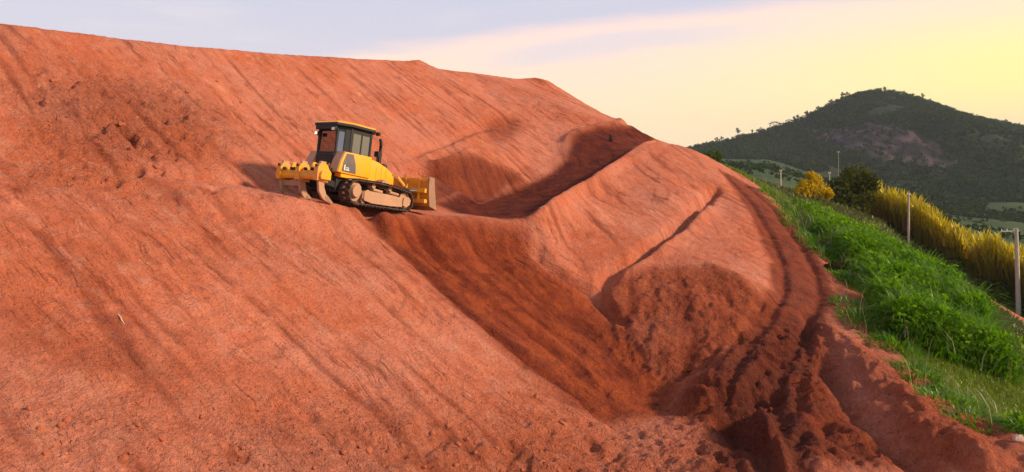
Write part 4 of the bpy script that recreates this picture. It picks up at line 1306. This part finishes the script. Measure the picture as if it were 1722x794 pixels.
pole(1713, 60, 384, 'nearest pale concrete pole with a short cross arm at the right edge beside the road', True, .16, lean=-1.6)
pole(1528, 70, 326, 'pale pole rising through the middle of the yellow reed hedge', False, .10)
pole(1464, 84, 298, 'thin short pole showing above the olive bush end of the reed hedge', False, .07)
pole(1395, 96, 290, 'thin pale post between the round yellow shrub and the tall olive bush', False, .07)
pole(1410, 120, 255, 'tall very thin grey mast in front of the dark mountain cliff', False, .035, 'mast', 'mast')
pole(1313, 88, 286, 'short pale post on the green shoulder left of the yellow shrub', False, .08)

# ------------------------------------------------------------------ small things on the soil
def clod_mesh(seed, mat, squash=0.7):
    b = bmesh.new()
    bmesh.ops.create_icosphere(b, subdivisions=3, radius=1.0)
    r_ = random.Random(seed)
    pl = [(Vector((r_.gauss(0, 1), r_.gauss(0, 1), r_.gauss(0, 1))).normalized(), r_.uniform(0.55, 0.85)) for _ in range(9)]
    for v in b.verts:
        c = v.co.copy()
        for nn, dd in pl:
            e = c.dot(nn) - dd
            if e > 0: c -= nn * e * 0.9
        c *= 1 + 0.06 * math.sin(9 * c.x + seed) * math.cos(8 * c.y + 2 * seed)
        v.co = Vector((c.x, c.y * .85, c.z * squash))
    me = bpy.data.meshes.new('clod'); b.to_mesh(me); b.free()
    me.materials.append(mat)
    return me
clodm, n, p = principled('clod_earth', (0.30, 0.085, 0.042), 0.95, 0, 0.1)
geo = n.new('ShaderNodeNewGeometry').outputs['Position']
n.put(p.inputs['Base Color'], n.mix(n.noise(geo, 2.5, 4, 0.6), (0.22, 0.052, 0.024), (0.50, 0.16, 0.08)))
cm = [clod_mesh(s, clodm) for s in range(5)]
clodd, n, p = principled('damp_clod_earth', (0.12, 0.024, 0.010), 0.95, 0, 0.1)
geo = n.new('ShaderNodeNewGeometry').outputs['Position']
n.put(p.inputs['Base Color'], n.mix(n.noise(geo, 2.5, 4, 0.6), (0.08, 0.014, 0.008), (0.24, 0.046, 0.016)))
cd = [clod_mesh(s + 20, clodd) for s in range(5)]
zones = [((520, 985), (655, 790), 100, 'clod of red earth lying on the pitted foot of the big slope'),
         ((1050, 1330), (600, 790), 75, 'clod of dark red earth fallen on the gully floor'),
         ((40, 470), (660, 790), 45, 'clod of red earth lying low on the left of the big slope'),
         ((60, 460), (130, 300), 30, 'clod of red earth on the spalled patch high on the slope')]
for (ua, ub), (va, vb_), cnt, lab in zones:
    for k in range(cnt):
        u, v = rng.uniform(ua, ub), rng.uniform(va, vb_)
        h3 = hit(u, v)
        r = float(0.022 + 0.085 * rng.random() ** 4) * (1.4 if v < 400 else 1.0)
        o = bpy.data.objects.new('clod', (cd if 'dark' in lab else cm)[k % 5]); COL.objects.link(o)
        o.location = (h3[0], h3[1], ground_z(h3[0], h3[1]) + Z0 + r * 0.05)
        o.scale = (r, r, r); o.rotation_euler = (rng.uniform(-.4, .4), rng.uniform(-.4, .4), rng.uniform(0, 6.28))
        tag(o, lab, 'clod', 'clods of earth: ' + lab.split(' earth ')[1])
# bleached stick on the lower face
h3 = hit(203, 537)
st = MB().tube([(-.17, 0, .02), (-.05, .01, .035), (.08, -.005, .03), (.18, .01, .02)], [.009, .013, .012, .007], 8).build('stick', M_white, None, 0, True)
wood, _, _ = principled('bleached_wood', (0.62, 0.47, 0.30), 0.85, 0, 0.2)
st.data.materials.clear(); st.data.materials.append(wood)
st.location = (h3[0], h3[1], ground_z(h3[0], h3[1]) + Z0 + 0.01); st.rotation_euler = (0, R(28), R(-40))
tag(st, 'short bleached stick lying on the lower left slope', 'stick')
# pale stone in the bottom right corner
stone, n, p = principled('pale_stone', (0.50, 0.33, 0.26), 0.85, 0, 0.2)
o = bpy.data.objects.new('stone', clod_mesh(11, stone, .75)); COL.objects.link(o)
h3 = hit(1711, 742)
o.location = (h3[0], h3[1], ground_z(h3[0], h3[1]) + Z0 + .06); o.scale = (.17, .15, .15); o.rotation_euler = (.2, .1, .6)
tag(o, 'pale pinkish stone in the bottom right corner of the soil', 'stone')
# dark boulder in the wall at the far end of the cut road
h3 = hit(1027, 238)
dk, _, _ = principled('dark_rock', (0.02, 0.014, 0.012), 0.9, 0, 0.2)
o = bpy.data.objects.new('rock', clod_mesh(12, dk, 1.5)); COL.objects.link(o)
o.location = (h3[0], h3[1], ground_z(h3[0], h3[1]) + Z0 + .12); o.scale = (.14, .14, .2)
tag(o, 'black rock sticking out of the far wall of the cut road', 'rock')
